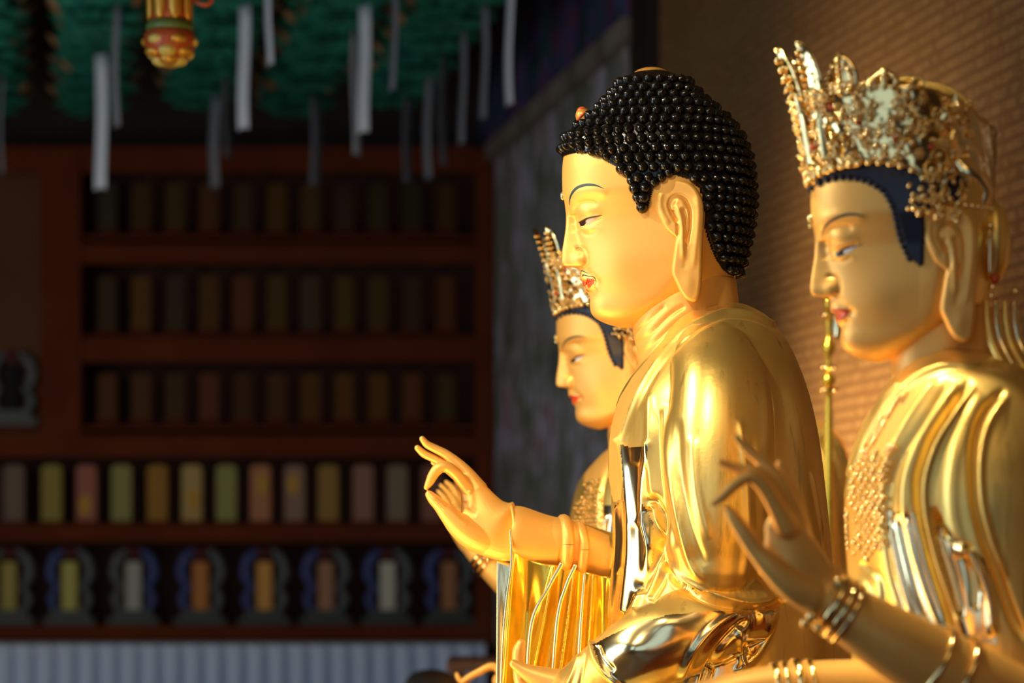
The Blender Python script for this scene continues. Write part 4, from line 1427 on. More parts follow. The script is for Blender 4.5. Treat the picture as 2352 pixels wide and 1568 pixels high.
# side wall behind the statues, one flat frame turned 10.9 degrees
DIRW = np.array([0.192, -1.0]); LW = math.hypot(*DIRW); DW = DIRW / LW
ANG = math.atan2(DW[1], DW[0])
P0W = np.array([-0.092 - 0.45 * 0.192, 12.95])
NW = np.array([-DW[1] * -1, -DW[0]]) if False else np.array([-0.982, -0.1886])
def wall_len(d): return (12.95 - d) * LW
def wall_box(name, l0, l1, z0, z1, t0, t1, mat, kind='structure'):
    """box in wall coordinates: along the wall l, height z, distance t out of the wall"""
    V = [(l0, t0, z0), (l1, t0, z0), (l1, t1, z0), (l0, t1, z0), (l0, t0, z1), (l1, t0, z1), (l1, t1, z1), (l0, t1, z1)]
    Fc = [(0, 3, 2, 1), (4, 5, 6, 7), (0, 1, 5, 4), (1, 2, 6, 5), (2, 3, 7, 6), (3, 0, 4, 7)]
    me = bpy.data.meshes.new(name)
    # local y points out of the wall (towards the hall)
    me.from_pydata([(x, -y, z) for x, y, z in V], [], Fc)
    bm = bmesh.new(); bm.from_mesh(me); bmesh.ops.recalc_face_normals(bm, faces=bm.faces); bm.to_mesh(me); bm.free()
    me.materials.append(mat)
    o = bpy.data.objects.new(name, me); col.objects.link(o)
    o.location = (P0W[0], P0W[1], 0); o.rotation_euler = (0, 0, ANG)
    if kind: o['kind'] = kind
    return o

# mural material
m = M['mural'] = mat_new('faded_mural', (0.1, 0.1, 0.1), 0.6)
n = noise_node(m, 4.2, 5, (1.2, 1, 0.6), 0.55, 1.2)
r = ramp_node(m, n.outputs['Fac'], [(0.30, (0.04, 0.055, 0.07)), (0.42, (0.22, 0.25, 0.20)), (0.52, (0.25, 0.27, 0.26)), (0.60, (0.55, 0.60, 0.78)), (0.67, (0.34, 0.07, 0.10)), (0.85, (0.13, 0.15, 0.13))])
link(m, r.outputs[0], 'Base Color')
m = M['painted_beam'] = mat_new('painted_upper_wall', (0.02, 0.02, 0.04), 0.6)
n = noise_node(m, 5, 5, (1, 1, 1), 0.7, 0.6)
r = ramp_node(m, n.outputs['Fac'], [(0.36, (0.01, 0.02, 0.03)), (0.45, (0.03, 0.11, 0.12)), (0.52, (0.07, 0.07, 0.30)), (0.58, (0.22, 0.04, 0.09)), (0.66, (0.04, 0.14, 0.12)), (0.9, (0.02, 0.02, 0.04))])
link(m, r.outputs[0], 'Base Color')
M['beam_grey'] = wallmat('grey_brown_beam', (0.20, 0.18, 0.155), (0.27, 0.24, 0.205), 3, 0.7)
# wall of small raised inscriptions behind glass
m = M['inscription'] = mat_new('inscribed_wall', (0.3, 0.12, 0.03), 0.32)
nt = m.node_tree
c = nt.nodes.new('ShaderNodeTexCoord'); sp = nt.nodes.new('ShaderNodeSeparateXYZ'); nt.links.new(c.outputs['Object'], sp.inputs[0])
def mth(op, a, b=None, cst=None):
    q = nt.nodes.new('ShaderNodeMath'); q.operation = op
    nt.links.new(a, q.inputs[0])
    if b is not None: nt.links.new(b, q.inputs[1])
    elif cst is not None: q.inputs[1].default_value = cst
    return q.outputs[0]
rowz = mth('DIVIDE', sp.outputs['Z'], cst=0.034)
fr_ = mth('FRACT', rowz)
tri = mth('ABSOLUTE', mth('SUBTRACT', fr_, cst=0.5))
rmask = mth('LESS_THAN', tri, cst=0.30)
rowid = mth('FLOOR', rowz)
colx = mth('DIVIDE', sp.outputs['X'], cst=0.0095)
cf = mth('ABSOLUTE', mth('SUBTRACT', mth('FRACT', colx), cst=0.5))
cmask = mth('LESS_THAN', cf, cst=0.30)
cid = mth('FLOOR', colx)
comb = nt.nodes.new('ShaderNodeCombineXYZ'); nt.links.new(rowid, comb.inputs[0]); nt.links.new(cid, comb.inputs[1])
wnz = nt.nodes.new('ShaderNodeTexWhiteNoise'); nt.links.new(comb.outputs[0], wnz.inputs[0])
ex = mth('GREATER_THAN', wnz.outputs['Value'], cst=0.22)
vor = nt.nodes.new('ShaderNodeTexVoronoi'); vor.inputs['Scale'].default_value = 160; nt.links.new(c.outputs['Object'], vor.inputs['Vector'])
vm = mth('LESS_THAN', vor.outputs['Distance'], cst=0.62)
mask = mth('MULTIPLY', mth('MULTIPLY', rmask, cmask), mth('MULTIPLY', ex, vm))
mx = nt.nodes.new('ShaderNodeMix'); mx.data_type = 'RGBA'
nt.links.new(mask, mx.inputs[0])
mx.inputs[6].default_value = (0.24, 0.12, 0.045, 1)
mx.inputs[7].default_value = (0.50, 0.29, 0.11, 1)
nt.links.new(mx.outputs[2], nt.nodes['Principled BSDF'].inputs['Base Color'])
nt.nodes['Principled BSDF'].inputs['Coat Weight'].default_value = 0.35
nt.nodes['Principled BSDF'].inputs['Coat Roughness'].default_value = 0.08

L95, L91 = wall_len(9.5), wall_len(9.12)
wall_box('wall_right', 0, L95, 0, CZ + 2.02, -0.15, 0, M['mural'])
wall_box('trim_1', 0, L95, CZ + 2.00, CZ + 2.09, -0.15, 0.05, M['beam_grey'])
wall_box('wall_upper', 0, L95, CZ + 2.09, 4.9, -0.15, 0.0, M['painted_beam'])
wall_box('trim_2', L95, L91, 0, 4.9, -0.15, 0.02, M['wood_black'])
wall_box('wall_inscribed', L91, wall_len(-2.2), 0, 4.9, -0.15, 0.0, M['inscription'])

# ------------------------------------------------------------------ cabinet of memorial tablets on the back wall
SB = 12.5 / F
def bx(px): return (px - CX) * SB
def bz(py): return CZ + (CY - py) * SB
cab = thing('tablet_cabinet', (bx(500), 12.7, 0), 'dark red wooden cabinet with open shelves of tablets filling the back wall', 'cabinet')
make_b = lambda nm, x0, x1, y0, y1, d0, d1, mat: box(nm, (bx(x0), d0, bz(y1)), (bx(x1), d1, bz(y0)), mat, cab)
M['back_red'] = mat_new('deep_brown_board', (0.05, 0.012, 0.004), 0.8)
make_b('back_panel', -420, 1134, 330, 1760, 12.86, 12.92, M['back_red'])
make_b('side_panel', -420, 96, 352, 1000, 12.56, 12.60, M['wood_panel'])
make_b('post', 96, 188, 345, 1000, 12.46, 12.85, M['wood_dark'])
make_b('post', 1092, 1134, 345, 1760, 12.46, 12.85, M['wood_dark'])
for (a, b_, x0) in ((338, 398, -420), (562, 606, 188), (782, 832, 188), (1000, 1050, -420), (1208, 1244, -420), (1436, 1466, -420)):
    make_b('shelf_rail', x0, 1093, a, b_, 12.47, 12.53, M['wood_dark'])
for (a, x0) in ((540, 188), (770, 188), (978, -420), (1204, -420), (1436, -420)):
    make_b('shelf_board', x0, 1093, a, a + 10, 12.50, 12.85, M['wood_dark'])
make_b('lower_front', -420, 1093, 1466, 1760, 12.50, 12.53, M['wood_dark'])

TAB = {}
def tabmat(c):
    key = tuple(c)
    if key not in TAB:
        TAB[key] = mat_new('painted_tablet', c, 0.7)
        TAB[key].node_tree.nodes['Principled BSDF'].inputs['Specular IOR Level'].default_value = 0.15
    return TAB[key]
def tablet(cx, y0, y1, w, mat, label, group, d=12.62):
    """upright plaque with arched head and foot"""
    x = bx(cx); z0 = bz(y1); h = (y1 - y0) * SB; ww = w * SB / 2
    t = thing('memorial_tablet', (x, d, z0), label, 'tablet', group)
    pr = [(-ww, 0.02), (ww, 0.02), (ww, h * 0.96), (ww * 0.6, h), (-ww * 0.6, h), (-ww, h * 0.96)]
    V = [(a, -0.012, b) for a, b in pr] + [(a, 0.012, b) for a, b in pr]
    n = len(pr)
    Fc = [tuple(range(n)), tuple(range(2 * n - 1, n - 1, -1))] + [(i, (i + 1) % n, n + (i + 1) % n, n + i) for i in range(n)]
    make('plaque', V, Fc, mat, t, smooth=False, local=True)
    box_local('foot', (-ww * 1.25, -0.03, 0), (ww * 1.25, 0.03, 0.02), M['wood_dark'], t)
    return t
def box_local(name, lo, hi, mat, parent):
    x0, y0, z0 = lo; x1, y1, z1 = hi
    V = [(x0, y0, z0), (x1, y0, z0), (x1, y1, z0), (x0, y1, z0), (x0, y0, z1), (x1, y0, z1), (x1, y1, z1), (x0, y1, z1)]
    Fc = [(0, 3, 2, 1), (4, 5, 6, 7), (0, 1, 5, 4), (1, 2, 6, 5), (2, 3, 7, 6), (3, 0, 4, 7)]
    return make(name, V, Fc, mat, parent, smooth=False, local=True)
ordn = ['leftmost', 'second', 'third', 'fourth', 'fifth', 'sixth', 'seventh', 'eighth', 'ninth', 'tenth', 'eleventh', 'twelfth', 'last']
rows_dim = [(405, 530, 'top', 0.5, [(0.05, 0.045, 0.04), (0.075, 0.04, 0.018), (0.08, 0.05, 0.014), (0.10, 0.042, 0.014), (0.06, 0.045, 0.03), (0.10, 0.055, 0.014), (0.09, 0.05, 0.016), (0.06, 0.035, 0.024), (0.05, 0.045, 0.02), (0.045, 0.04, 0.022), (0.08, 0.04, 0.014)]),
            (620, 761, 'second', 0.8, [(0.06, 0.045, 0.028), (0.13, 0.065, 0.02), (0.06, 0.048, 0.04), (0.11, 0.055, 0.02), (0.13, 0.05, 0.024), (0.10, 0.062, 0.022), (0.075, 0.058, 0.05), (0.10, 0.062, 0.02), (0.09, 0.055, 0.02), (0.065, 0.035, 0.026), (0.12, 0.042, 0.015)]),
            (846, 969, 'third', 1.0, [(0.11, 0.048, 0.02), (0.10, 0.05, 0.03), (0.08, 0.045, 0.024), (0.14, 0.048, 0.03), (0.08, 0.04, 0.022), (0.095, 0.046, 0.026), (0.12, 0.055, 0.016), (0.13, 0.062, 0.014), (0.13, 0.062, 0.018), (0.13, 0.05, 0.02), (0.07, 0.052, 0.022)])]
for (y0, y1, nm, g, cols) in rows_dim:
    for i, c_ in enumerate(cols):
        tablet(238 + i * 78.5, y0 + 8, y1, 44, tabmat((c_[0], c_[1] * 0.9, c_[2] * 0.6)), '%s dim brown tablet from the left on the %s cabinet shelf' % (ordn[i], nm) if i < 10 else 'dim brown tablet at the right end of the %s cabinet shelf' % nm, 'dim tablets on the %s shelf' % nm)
ROW4 = [(22, (0.17, 0.12, 0.09), 'grey-brown'), (109, (0.27, 0.23, 0.055), 'olive-yellow'), (190, (0.33, 0.13, 0.09), 'rose'), (271, (0.26, 0.26, 0.09), 'sage green'), (354, (0.30, 0.16, 0.03), 'ochre'),
        (434, (0.42, 0.30, 0.11), 'beige and yellow'), (514, (0.27, 0.28, 0.09), 'light olive green'), (593, (0.42, 0.19, 0.09), 'salmon'), (672, (0.27, 0.17, 0.12), 'mauve-grey'), (750, (0.30, 0.18, 0.05), 'brown-ochre'),
        (831, (0.28, 0.15, 0.10), 'dusty pink'), (910, (0.22, 0.17, 0.11), 'grey-tan'), (990, (0.27, 0.12, 0.08), 'dull pink')]
for i, (x, c_, nm) in enumerate(ROW4):
    t = tablet(x, 1066, 1203.5, 46, tabmat(tuple(min(1, q * 1.3) for q in c_)), '%s tablet standing on the fourth shelf of the cabinet' % nm, 'coloured tablets on the fourth shelf')
    if nm in ('rose', 'beige and yellow', 'salmon', 'mauve-grey'):
        zz = {'rose': 0.10, 'beige and yellow': 0.13, 'salmon': 0.21, 'mauve-grey': 0.21}[nm]
        A, B = sphere((0.012 if i % 2 else -0.006, -0.012, zz), (0.032, 0.006, 0.055), 14, 8)
        make('gold_patch', A, B, tabmat((0.62, 0.36, 0.06)), t, local=True)
# carved frames on the fifth shelf
M['carved_blue'] = mat_new('blue_painted_carving', (0.06, 0.09, 0.28), 0.5)
M['carved_grey'] = mat_new('grey_green_carving', (0.12, 0.145, 0.15), 0.5)
M['carved_base'] = mat_new('dark_green_base', (0.02, 0.03, 0.02), 0.5)
def framed(cx, y0, y1, mat, label, d=12.62, tone=(0, 1)):
    t = thing('framed_tablet', (bx(cx), d, bz(y1 + 29.5)), label, 'tablet', 'tablets in carved frames on the lowest shelf')
    h = (y1 - y0) * SB; b0 = 30 * SB; ww = 17 * SB
    box_local('plaque', (-ww, -0.03, b0), (ww, -0.006, b0 + h * 0.80), mat, t)
    box_local('base', (-0.135, -0.05, 0), (0.135, 0.05, b0 * 0.55), M['carved_base'], t)
    box_local('base_step', (-0.10, -0.04, b0 * 0.5), (0.10, 0.04, b0 + 0.01), M['carved_base'], t)
    for sg, key in ((-1, tone[0]), (1, tone[1])):
        pts = [(sg * 0.062, 0, b0, 0.018), (sg * 0.098, 0, b0 + h * 0.18, 0.024), (sg * 0.076, 0, b0 + h * 0.38, 0.017), (sg * 0.104, 0, b0 + h * 0.60, 0.026), (sg * 0.088, 0, b0 + h * 0.84, 0.026), (sg * 0.045, 0, b0 + h * 0.98, 0.016)]
        A, B = tube(pts, 34, 12)
        P = [(A, B)]
        for q in range(6):
            P.append(sphere((sg * (0.085 + 0.02 * math.sin(q * 2.1)), -0.012, b0 + h * (0.08 + 0.16 * q)), 0.020, 8, 6))
        A, B = merge(P)
        make('frame_side', A, B, (M['carved_blue'], M['carved_grey'])[key], t, local=True)
    A, B = merge([sphere((0, 0, b0 + h * 0.93), (0.04, 0.02, 0.026), 12, 8), sphere((-0.03, 0, b0 + h * 1.0), 0.018, 8, 6), sphere((0.03, 0, b0 + h * 1.0), 0.018, 8, 6)])
    make('frame_crest', A, B, tabmat((0.12, 0.03, 0.03)), t, local=True)
    return t
for (x, c_, nm, tn) in ((12, (0.30, 0.26, 0.07), 'olive', (1, 1)), (152, (0.38, 0.36, 0.10), 'yellow-green', (0, 1)), (300, (0.33, 0.34, 0.30), 'pale grey', (1, 0)), (455, (0.42, 0.17, 0.05), 'orange-brown', (0, 1)),
                        (603, (0.55, 0.28, 0.07), 'golden', (0, 1)), (745, (0.32, 0.17, 0.10), 'rose-brown', (0, 1)), (888, (0.46, 0.46, 0.38), 'whitish', (0, 1)), (1030, (0.32, 0.15, 0.07), 'rust', (0, 1))):
    framed(x, 1262, 1406, tabmat(tuple(min(1, q * 1.4) for q in c_)), '%s tablet in a carved blue-grey frame on the lowest cabinet shelf' % nm, tone=tn)
g = framed(30, 812, 948, tabmat((0.01, 0.01, 0.012)), 'dark carved frame standing alone at the left end of the third shelf', d=12.49, tone=(1, 1))
if 'group' in g: del g['group']

# offering table with pleated cloth in front of the cabinet
tb = thing('offering_table', (bx(420), 12.2, 0), 'long table under pale blue-white pleated cloth, along the back wall below the cabinet', 'table')
M['cloth'] = mat_new('pale_blue_cloth', (0.62, 0.77, 1.0), 0.8)
V = []; Fc = []
x0, x1 = bx(-420), bx(1116); zt = bz(1474)
n = 760
zs = [zt, zt - 0.035, zt - 0.05, 0.9, 0.6, 0.3, 0.02]
for j, z in enumerate(zs):
    for i in range(n):
        x = x0 + (x1 - x0) * i / (n - 1)
        a = (0.004, 0.016, 0.02, 0.026, 0.03, 0.03, 0.03)[j]
        ph = x / 0.105 * 2 * PI
        V.append((x, 12.12 - 0.02 - a * (math.cos(ph) + 0.35 * math.sin(2 * ph + 0.8)), z))
for j in range(len(zs) - 1):
    for i in range(n - 1): Fc.append((j * n + i, j * n + i + 1, (j + 1) * n + i + 1, (j + 1) * n + i))
sk = make('pleated_skirt', V, Fc, M['cloth'], tb)
s_ = sk.modifiers.new('s', 'SOLIDIFY'); s_.thickness = 0.003
box('table_top', (x0, 12.13, zt - 0.03), (x1, 12.42, zt + 0.002), M['cloth'], tb)
for xx in (x0 + 0.08, (x0 + x1) / 2, x1 - 0.08):
    for yy in (12.17, 12.38): box('leg', (xx - 0.03, yy - 0.02, 0), (xx + 0.03, yy + 0.02, zt - 0.03), M['wood_dark'], tb)

# ------------------------------------------------------------------ paper lotus lanterns under the ceiling
M['petal_green'] = mat_new('green_crepe_paper', (0.012, 0.16, 0.105), 0.7)
nn_ = noise_node(M['petal_green'], 9, 3)
rr_ = ramp_node(M['petal_green'], nn_.outputs['Fac'], [(0.35, (0.006, 0.14, 0.10)), (0.65, (0.02, 0.34, 0.23))])
link(M['petal_green'], rr_.outputs[0], 'Base Color')
M['petal_tan'] = mat_new('tan_pink_paper', (0.34, 0.20, 0.10), 0.7)
M['paper_white'] = mat_new('white_paper', (0.70, 0.82, 0.98), 0.7)
M['paper_shaded'] = mat_new('shaded_white_paper', (0.22, 0.25, 0.30), 0.8)  # same white paper for the dim tags, their shade put into the colour
M['twine'] = mat_new('dark_wire', (0.02, 0.02, 0.02), 0.6)
def petal(c, out, up, ln, wd, cup):
    c = np.array(c, float); out = np.array(out, float); out /= np.linalg.norm(out); up = np.array(up, float)
    sd = np.cross(out, up); sd /= np.linalg.norm(sd); up = np.cross(sd, out)
    V = []; Fc = []
    for j in range(6):
        t = j / 5
        w_ = wd * math.sin(PI * (0.15 + 0.83 * t)) * 0.5
        for i in range(5):
            s = (i / 4) * 2 - 1
            V.append(c + out * ln * t + sd * w_ * s + up * (cup * t * t * ln + abs(s) * w_ * 0.45))
    for j in range(5):
        for i in range(4):
            Fc.append((j * 5 + i, j * 5 + i + 1, (j + 1) * 5 + i + 1, (j + 1) * 5 + i))
    return np.array(V), Fc
def make_lantern():
    t = thing('lotus_lantern', (0, 0, 0), '', '')
    R = random.Random(2)
    P = []
    for (zz, rad, cnt, ln, wd, cup, tilt) in ((-0.14, 0.03, 9, 0.13, 0.11, 0.3, -0.4), (-0.12, 0.07, 13, 0.15, 0.11, 0.35, -0.2), (-0.08, 0.11, 15, 0.14, 0.11, 0.5, 0.0), (-0.03, 0.13, 16, 0.13, 0.11, 0.6, 0.3), (0.03, 0.13, 16, 0.11, 0.10, 0.7, 0.7)):
        for k in range(cnt):
            a = 2 * PI * (k + R.random() * 0.3) / cnt
            o = (math.cos(a), math.sin(a), tilt)
            P.append(petal((rad * math.cos(a), rad * math.sin(a), zz), o, (0, 0, 1), ln * R.uniform(0.85, 1.1), wd, cup))
    A, B = merge(P)
    o = make('petals', A, B, M['petal_green'], t, local=True, flip=None); o['kind'] = 'stuff'
    P = []
    for k in range(11):
        a = 2 * PI * k / 11
        P.append(petal((0.21 * math.cos(a), 0.21 * math.sin(a), -0.06 + 0.05 * (k % 2)), (math.cos(a), math.sin(a), 0.5), (0, 0, 1), 0.075, 0.085, 0.4))
    A, B = merge(P); tt_ = make('tan_trim', A, B, M['petal_tan'], t, local=True, flip=None); tt_['kind'] = 'stuff'
    A, B = sphere((0, 0, -0.02), (0.14, 0.14, 0.12), 20, 12)
    make('body', A, B, M['petal_green'], t, local=True)
    A, B = tube([(0, 0, 0.08, 0.004), (0, 0, 1.0, 0.004)], 4, 6)
    make('hanging_wire', A, B, M['twine'], t, local=True)
    return t
def copy_tree(o, parent=None):
    c_ = o.copy(); col.objects.link(c_)
    if parent is not None: c_.parent = parent
    for ch in o.children: copy_tree(ch, c_)
    return c_
lan0 = make_lantern()
ZL = CZ + 2.20
first = True
LANS = []
colx0 = [-2.66, -2.15, -1.63, -1.10, -0.61, -0.14, 0.33]
colnm = ['outermost left', 'second', 'third', 'fourth', 'fifth', 'sixth', 'innermost right']
deps = [12.1, 11.62, 11.14, 10.66, 10.18, 9.70, 9.22, 8.74]
depn = ['farthest', 'second farthest', 'third farthest', 'fourth farthest', 'fourth nearest', 'third nearest', 'second nearest', 'nearest']
for ci, xg in enumerate(colx0):
    for di, d in enumerate(deps):
        x = xg - 0.192 * (d - 9.67)
        if x > -0.092 + 0.192 * (12.5 - d) - 0.24: continue
        o = lan0 if first else copy_tree(lan0)
        first = False
        o.location = (x, d, ZL + 0.14 + random.uniform(-0.03, 0.03))
        o.rotation_euler = (0, 0, random.uniform(0, 6))
        o['label'] = 'green paper lotus lantern, %s one in the %s ceiling row' % (depn[di], colnm[ci])
        LANS.append((x, d))
        o['category'] = 'lantern'; o['group'] = 'green lotus lanterns under the ceiling'
        o.scale = (0.88, 0.88, 0.88)
# paper wish tags
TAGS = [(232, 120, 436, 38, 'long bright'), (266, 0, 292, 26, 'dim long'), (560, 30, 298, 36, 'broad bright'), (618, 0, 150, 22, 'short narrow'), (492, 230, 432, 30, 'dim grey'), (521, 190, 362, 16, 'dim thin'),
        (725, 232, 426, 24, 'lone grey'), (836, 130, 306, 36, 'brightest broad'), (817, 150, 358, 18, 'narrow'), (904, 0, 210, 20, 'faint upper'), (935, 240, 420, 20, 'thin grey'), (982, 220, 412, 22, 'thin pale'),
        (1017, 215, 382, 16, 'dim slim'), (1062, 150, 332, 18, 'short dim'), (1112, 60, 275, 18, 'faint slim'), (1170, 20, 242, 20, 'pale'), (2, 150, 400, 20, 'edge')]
for (x, y0, y1, w, nm) in TAGS:
    ztop = ZL - 0.02
    d = min(12.0, max(9.72, 2.18 * F / (CY - y0)))
    # hang it from the lantern whose place fits best
    d = min(LANS, key=lambda q: abs(q[0] - (x - CX) / F * q[1]) * 3 + abs(q[1] - d) * 0.25)[1]
    w *= 0.8
    p = at(x, y1, d)
    t = thing('wish_tag', (p.x, d, ztop), '%s white wish tag, foot near %s' % (nm, {232: 'the cabinet post', 266: 'the pendant', 560: 'the top rail', 618: 'the dark gap', 492: 'the top shelf', 521: 'the top rail, behind a wider one', 725: 'the middle of the top rail',
        836: 'the middle lanterns', 817: 'the rail below the broadest one', 904: 'the upper lanterns', 935: 'the right part of the top rail', 982: 'the right end of the top shelf', 1017: 'the cabinet corner', 1062: 'the last lantern row', 1112: 'the wall corner', 1170: 'the painted upper wall', 2: 'the left picture edge'}[x]), 'paper tag', 'white wish tags under the lanterns')
    h = ztop - p.z
    real = 0.07
    ww = w * d / F
    th = math.acos(min(1, ww / real))
    t.rotation_euler = (0, 0, th * (1 if x % 2 else -1))
    real = max(real, ww)
    V = []; Fc = []
    for j in range(9):
        s = j / 8
        for i in range(3):
            V.append(((i / 2 - 0.5) * real, 0.006 * math.sin(s * 5 + x), -h * s if not (j == 8 and i == 1) else -h * 0.985))
    for j in range(8):
        for i in range(2): Fc.append((j * 3 + i, j * 3 + i + 1, (j + 1) * 3 + i + 1, (j + 1) * 3 + i))
    o = make('paper_strip', V, Fc, M['paper_shaded' if any(k in nm for k in ('dim', 'grey', 'faint', 'edge', 'thin')) else 'paper_white'], t, local=True, smooth=True)
    q = o.modifiers.new('s', 'SOLIDIFY'); q.thickness = 0.001
    A, B = tube([(0, 0, -0.005, 0.002), (0, 0, 0.08, 0.002)], 4, 6); make('string', A, B, M['twine'], t, local=True)

# ------------------------------------------------------------------ gilded pendant of the canopy, top left
DP = 5.6
FP = Frame(DP)
pr_ = thing('canopy_pendant', at(392, 150, DP), 'painted gold and red bulb-shaped canopy pendant with green band, hanging at top left', 'pendant')
M['pend_gold'] = mat_new('painted_gold', (0.62, 0.34, 0.04), 0.35, 0.4)
M['pend_red'] = mat_new('painted_red', (0.40, 0.07, 0.015), 0.4)
M['pend_green'] = mat_new('painted_green', (0.10, 0.16, 0.035), 0.45)
M['pend_yellow'] = mat_new('painted_yellow', (0.60, 0.50, 0.12), 0.4)
def lathe(rows, cx, cw=0, seg=48):
    V = []; Fc = []
    for v, r in rows:
        for k in range(seg):
            a = 2 * PI * k / seg
            V.append((cx + r * math.cos(a), v, cw + r * math.sin(a)))
    for j in range(len(rows) - 1):
        for k in range(seg):
            q = (k + 1) % seg
            Fc.append((j * seg + k, j * seg + q, (j + 1) * seg + q, (j + 1) * seg + k))
    Fc.append(tuple(range(seg))); Fc.append(tuple((len(rows) - 1) * seg + k for k in range(seg)))
    return np.array(V), Fc
A, B = lathe([(-190, 40), (-60, 44), (0, 47), (30, 45), (52, 46)], 390)
make('stem', FP.world(A), B, M['pend_red'], pr_)
for k in range(8):
    a = 2 * PI * (k + 0.5) / 8
    P = []
    for (v, r, hw) in ((-150, 46, 13), (-60, 49, 14), (0, 51, 15), (25, 50, 15), (42, 49, 11), (50, 48, 4)):
        for s in (-1, 0, 1):
            aa = a + s * hw / 49
            P.append((390 + (r + (3 if s == 0 else 0)) * math.cos(aa), v, (r + (3 if s == 0 else 0)) * math.sin(aa)))
    Fc = [(j * 3 + i, j * 3 + i + 1, (j + 1) * 3 + i + 1, (j + 1) * 3 + i) for j in range(5) for i in range(2)]
    o = make('gold_panel', FP.world(np.array(P)), Fc, M['pend_gold'], pr_, flip=None)
    q = o.modifiers.new('s', 'SOLIDIFY'); q.thickness = 0.003; q.offset = 0
A, B = lathe([(50, 45), (53, 51), (62, 55), (70, 55), (75, 50)], 390)
make('green_band', FP.world(A), B, M['pend_green'], pr_)
A, B = lathe([(72, 50), (80, 58), (95, 60), (115, 55), (132, 42), (145, 22), (150, 6)], 390)
make('bulb', FP.world(A), B, M['pend_red'], pr_)
for row, (v0, rr0, cnt, mt) in enumerate(((97, 50, 6, 'pend_yellow'), (122, 42, 6, 'pend_gold'), (139, 22, 4, 'pend_yellow'))):
    for k in range(cnt):
        a = 2 * PI * (k + 0.5 * (row % 2)) / cnt
        A, B = sphere((390 + rr0 * 0.86 * math.cos(a), v0, rr0 * 0.86 * math.sin(a)), (23, 14, 23), 18, 12, 1)
        make('petal', FP.world(A), B, M[mt] if k % 2 == 0 else M['pend_gold' if row != 1 else 'pend_yellow'], pr_)
A, B = tube([(438, -10, 0, 5), (455, 8, 10, 5), (475, 14, 14, 6), (488, 4, 12, 5), (482, -12, 8, 5)], 30, 10)
make('scroll_hook', FP.world(A), B, M['pend_red'], pr_)
A, B = tube([(390, -190, 0, 4), (390, -1400, 0, 4)], 4, 8)
make('cord', FP.world(A), B, M['twine'], pr_)

# ------------------------------------------------------------------ altar, pedestals, things at the lower edge
al_ = thing('altar', (0.75, 4.4, 0), 'wooden altar platform under the three gilded statues', 'altar')
def obox(name, cx, cy, z0, z1, lx, ly, mat, par):
    """box turned like the side wall; lx across, ly along the wall"""
    V = []
    c_, s_ = math.cos(0.1897), math.sin(0.1897)
    for z in (z0, z1):
        for (a, b) in ((-lx, -ly), (lx, -ly), (lx, ly), (-lx, ly)):
            V.append((cx + a * c_ - b * s_ , cy + a * s_ + b * c_, z))
    return make(name, V, [(0, 3, 2, 1), (4, 5, 6, 7), (0, 1, 5, 4), (1, 2, 6, 5), (2, 3, 7, 6), (3, 0, 4, 7)], mat, par, smooth=False)
obox('altar_body', 0.62, 4.3, 0, 0.93, 0.62, 1.7, M['wood_gold'], al_)
obox('altar_top', 0.62, 4.3, 0.93, 0.97, 0.66, 1.74, M['wood_dark'], al_)
def lotus(root, fr, cu, D, ztop, rx, ry, z0=0.97):
    x, y = (cu - CX) * fr.s, D
    P = []
    rows = [(z0, 0.82), (z0 + 0.04, 0.95), ((z0 + ztop) / 2, 0.80), (ztop - 0.02, 1.0), (ztop, 0.96)]
    V = []; Fc = []
    seg = 64
    for z, k in rows:
        for i in range(seg):
            a = 2 * PI * i / seg
            V.append((x + rx * k * math.cos(a) * (1 + 0.03 * abs(math.sin(a * 8))), y + ry * k * math.sin(a) * (1 + 0.03 * abs(math.sin(a * 8))), z))
    for j in range(len(rows) - 1):
        for i in range(seg):
            q = (i + 1) % seg
            Fc.append((j * seg + i, j * seg + q, (j + 1) * seg + q, (j + 1) * seg + i))
    Fc.append(tuple(range(seg))); Fc.append(tuple((len(rows) - 1) * seg + i for i in range(seg)))
    make('lotus_seat', V, Fc, M['leaf'], root)
lotus(buddha, FB, 1560, DB, CZ + (CY - 1700) * FB.s + 0.04, 0.36, 0.40)
lotus(right_statue, FR, 2270, DR, CZ + (CY - 1800) * FR.s + 0.04, 0.24, 0.27)
lotus(left_statue, FLf, 1530, DL, CZ + (CY - 1680) * FLf.s + 0.04, 0.26, 0.28)

# little wooden stand and dark dome at the bottom edge
st_ = thing('wooden_stand', at(1110, 1700, 7.4), 'small honey-coloured wooden stand at the bottom edge before the pale cloth', 'stand')
st_.location.z = 0
zs_ = at(0, 1516, 7.4).z
xa, xb = at(1028, 0, 7.4).x, at(1290, 0, 7.4).x
box('stand_top', (xa, 7.3, zs_ - 0.03), (xb, 7.7, zs_), M['wood_gold'], st_)
for xx in (xa + 0.03, xb - 0.03):
    for yy in (7.33, 7.67): box('leg', (xx - 0.02, yy - 0.02, 0), (xx + 0.02, yy + 0.02, zs_ - 0.03), M['wood_gold'], st_)
M['dome'] = mat_new('dark_lacquer', (0.055, 0.040, 0.028), 0.5)
dm = thing('wooden_bell', at(990, 1700, 6.9), 'dark brown rounded wooden bell poking up at the bottom edge', 'wooden bell')
Fd = Frame(6.9)
A, B = lathe([(1536, 6), (1538, 22), (1545, 42), (1558, 56), (1580, 64), (1610, 66), (1640, 60), (1655, 50)], 990)
make('bell_body', Fd.world(A), B, M['dome'], dm)
A, B = lathe([(1640, 70), (1650, 78), (1670, 78), (1680, 70)], 990)
make('cushion', Fd.world(A), B, M['pend_red'], dm)
zc = Fd.world(np.array([[990, 1680, 0]]))[0][2]
dt = thing('bell_table', (at(990, 0, 6.9).x, 6.9, 0), 'plain wooden table carrying the dark wooden bell', 'table')
xx = at(990, 0, 6.9).x
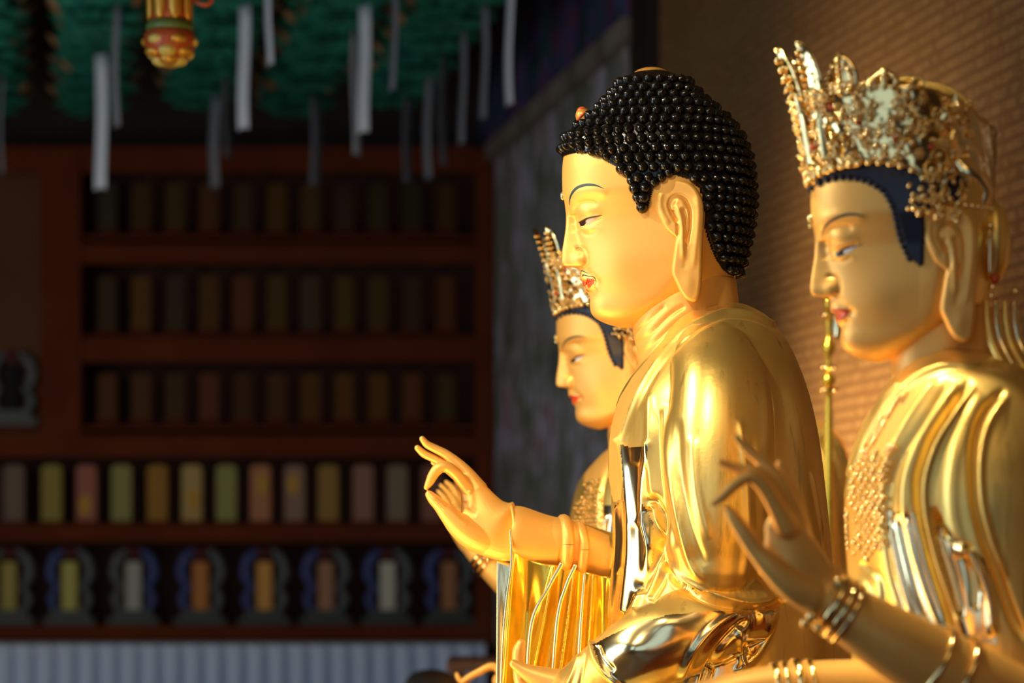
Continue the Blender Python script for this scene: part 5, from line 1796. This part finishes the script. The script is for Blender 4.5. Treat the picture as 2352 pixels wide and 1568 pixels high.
box('table_top', (xx - 0.2, 6.72, zc - 0.03), (xx + 0.16, 7.08, zc), M['wood_gold'], dt)
for a in (-0.17, 0.13):
    for b in (-0.15, 0.15): box('leg', (xx + a - 0.02, 6.9 + b - 0.02, 0), (xx + a + 0.02, 6.9 + b + 0.02, zc - 0.03), M['wood_gold'], dt)

# ------------------------------------------------------------------ added figure with a staff, built in place of a gold wall reflection
DS = 6.3
FS = Frame(DS)
sv = thing('reflection_statue', FS.world(np.array([[1850, 1200, 0]]))[0] * [1, 1, 0] + [0, 0, 0.0], 'gilded draped shoulder between the centre and right figures, added statue for a wall reflection', 'statue')
A, B = clay([loft([(968, 1850, 1885, 22), (985, 1800, 1915, 70), (1020, 1775, 1940, 100), (1080, 1762, 1954, 112), (1160, 1758, 1962, 116), (1300, 1752, 1968, 118), (1600, 1745, 1975, 120), (2400, 1740, 1985, 130), (2671, 1742, 1985, 130)], 90, 64)], 4, 4)
A = sculpt(A, B, [([(1888, 985), (1920, 1010), (1944, 1060), (1954, 1120)], 5, 7), ([(1886, 1000), (1912, 1040), (1926, 1100), (1932, 1200), (1936, 1320)], 6, -8), ([(1880, 1020), (1900, 1080), (1908, 1180), (1908, 1320)], 6, 6),
                  ([(1942, 1100), (1950, 1200), (1954, 1320)], 4, -5)])
make('robe', FS.world(A), B, M['leaf'], sv)
A, B = sphere((1800, 915, 0), (48, 58, 48), 24, 16, 1)
A2, B2 = tube([(1812, 950, 0, 30), (1830, 990, 0, 40)], 10, 20)
A, B = clay([(A, B), (A2, B2)], 3, 2)
make('head', FS.world(A), B, M['skin'], sv)
stf = thing('reflection_staff', FS.world(np.array([[1885, 1200, 60]]))[0] * [1, 1, 0], 'slender gilded staff with ringed knobs, added in place of a wall reflection', 'staff')
A, B = lathe([(690, 3), (700, 9), (712, 12), (724, 9), (732, 5), (745, 5), (752, 9), (760, 6), (790, 5), (800, 11), (812, 15), (824, 10), (832, 5), (866, 5), (874, 13), (884, 16), (894, 12), (900, 7), (940, 8), (960, 9), (1400, 9), (2675, 9)], 1884, 150, 24)
make('shaft', FS.world(A), B, M['bounce_leaf'], stf)
A, B = leafplate(np.array([1902, 790, 150.0]), [0.1, -1, 0], [0, 0, 1], 90, 30, 6, 0)
make('pennant', FS.world(A), B, M['mirror'], stf)
for (v, r) in ((738, 16), (855, 18), (905, 22)):
    A, B = tube([(1884 + r * math.cos(t), v, 150 + r * math.sin(t), 3) for t in np.linspace(0, 2 * PI, 25)], 48, 8, caps=False, open_ends=True)
    make('ring', FS.world(A), B, M['ornament'], stf)
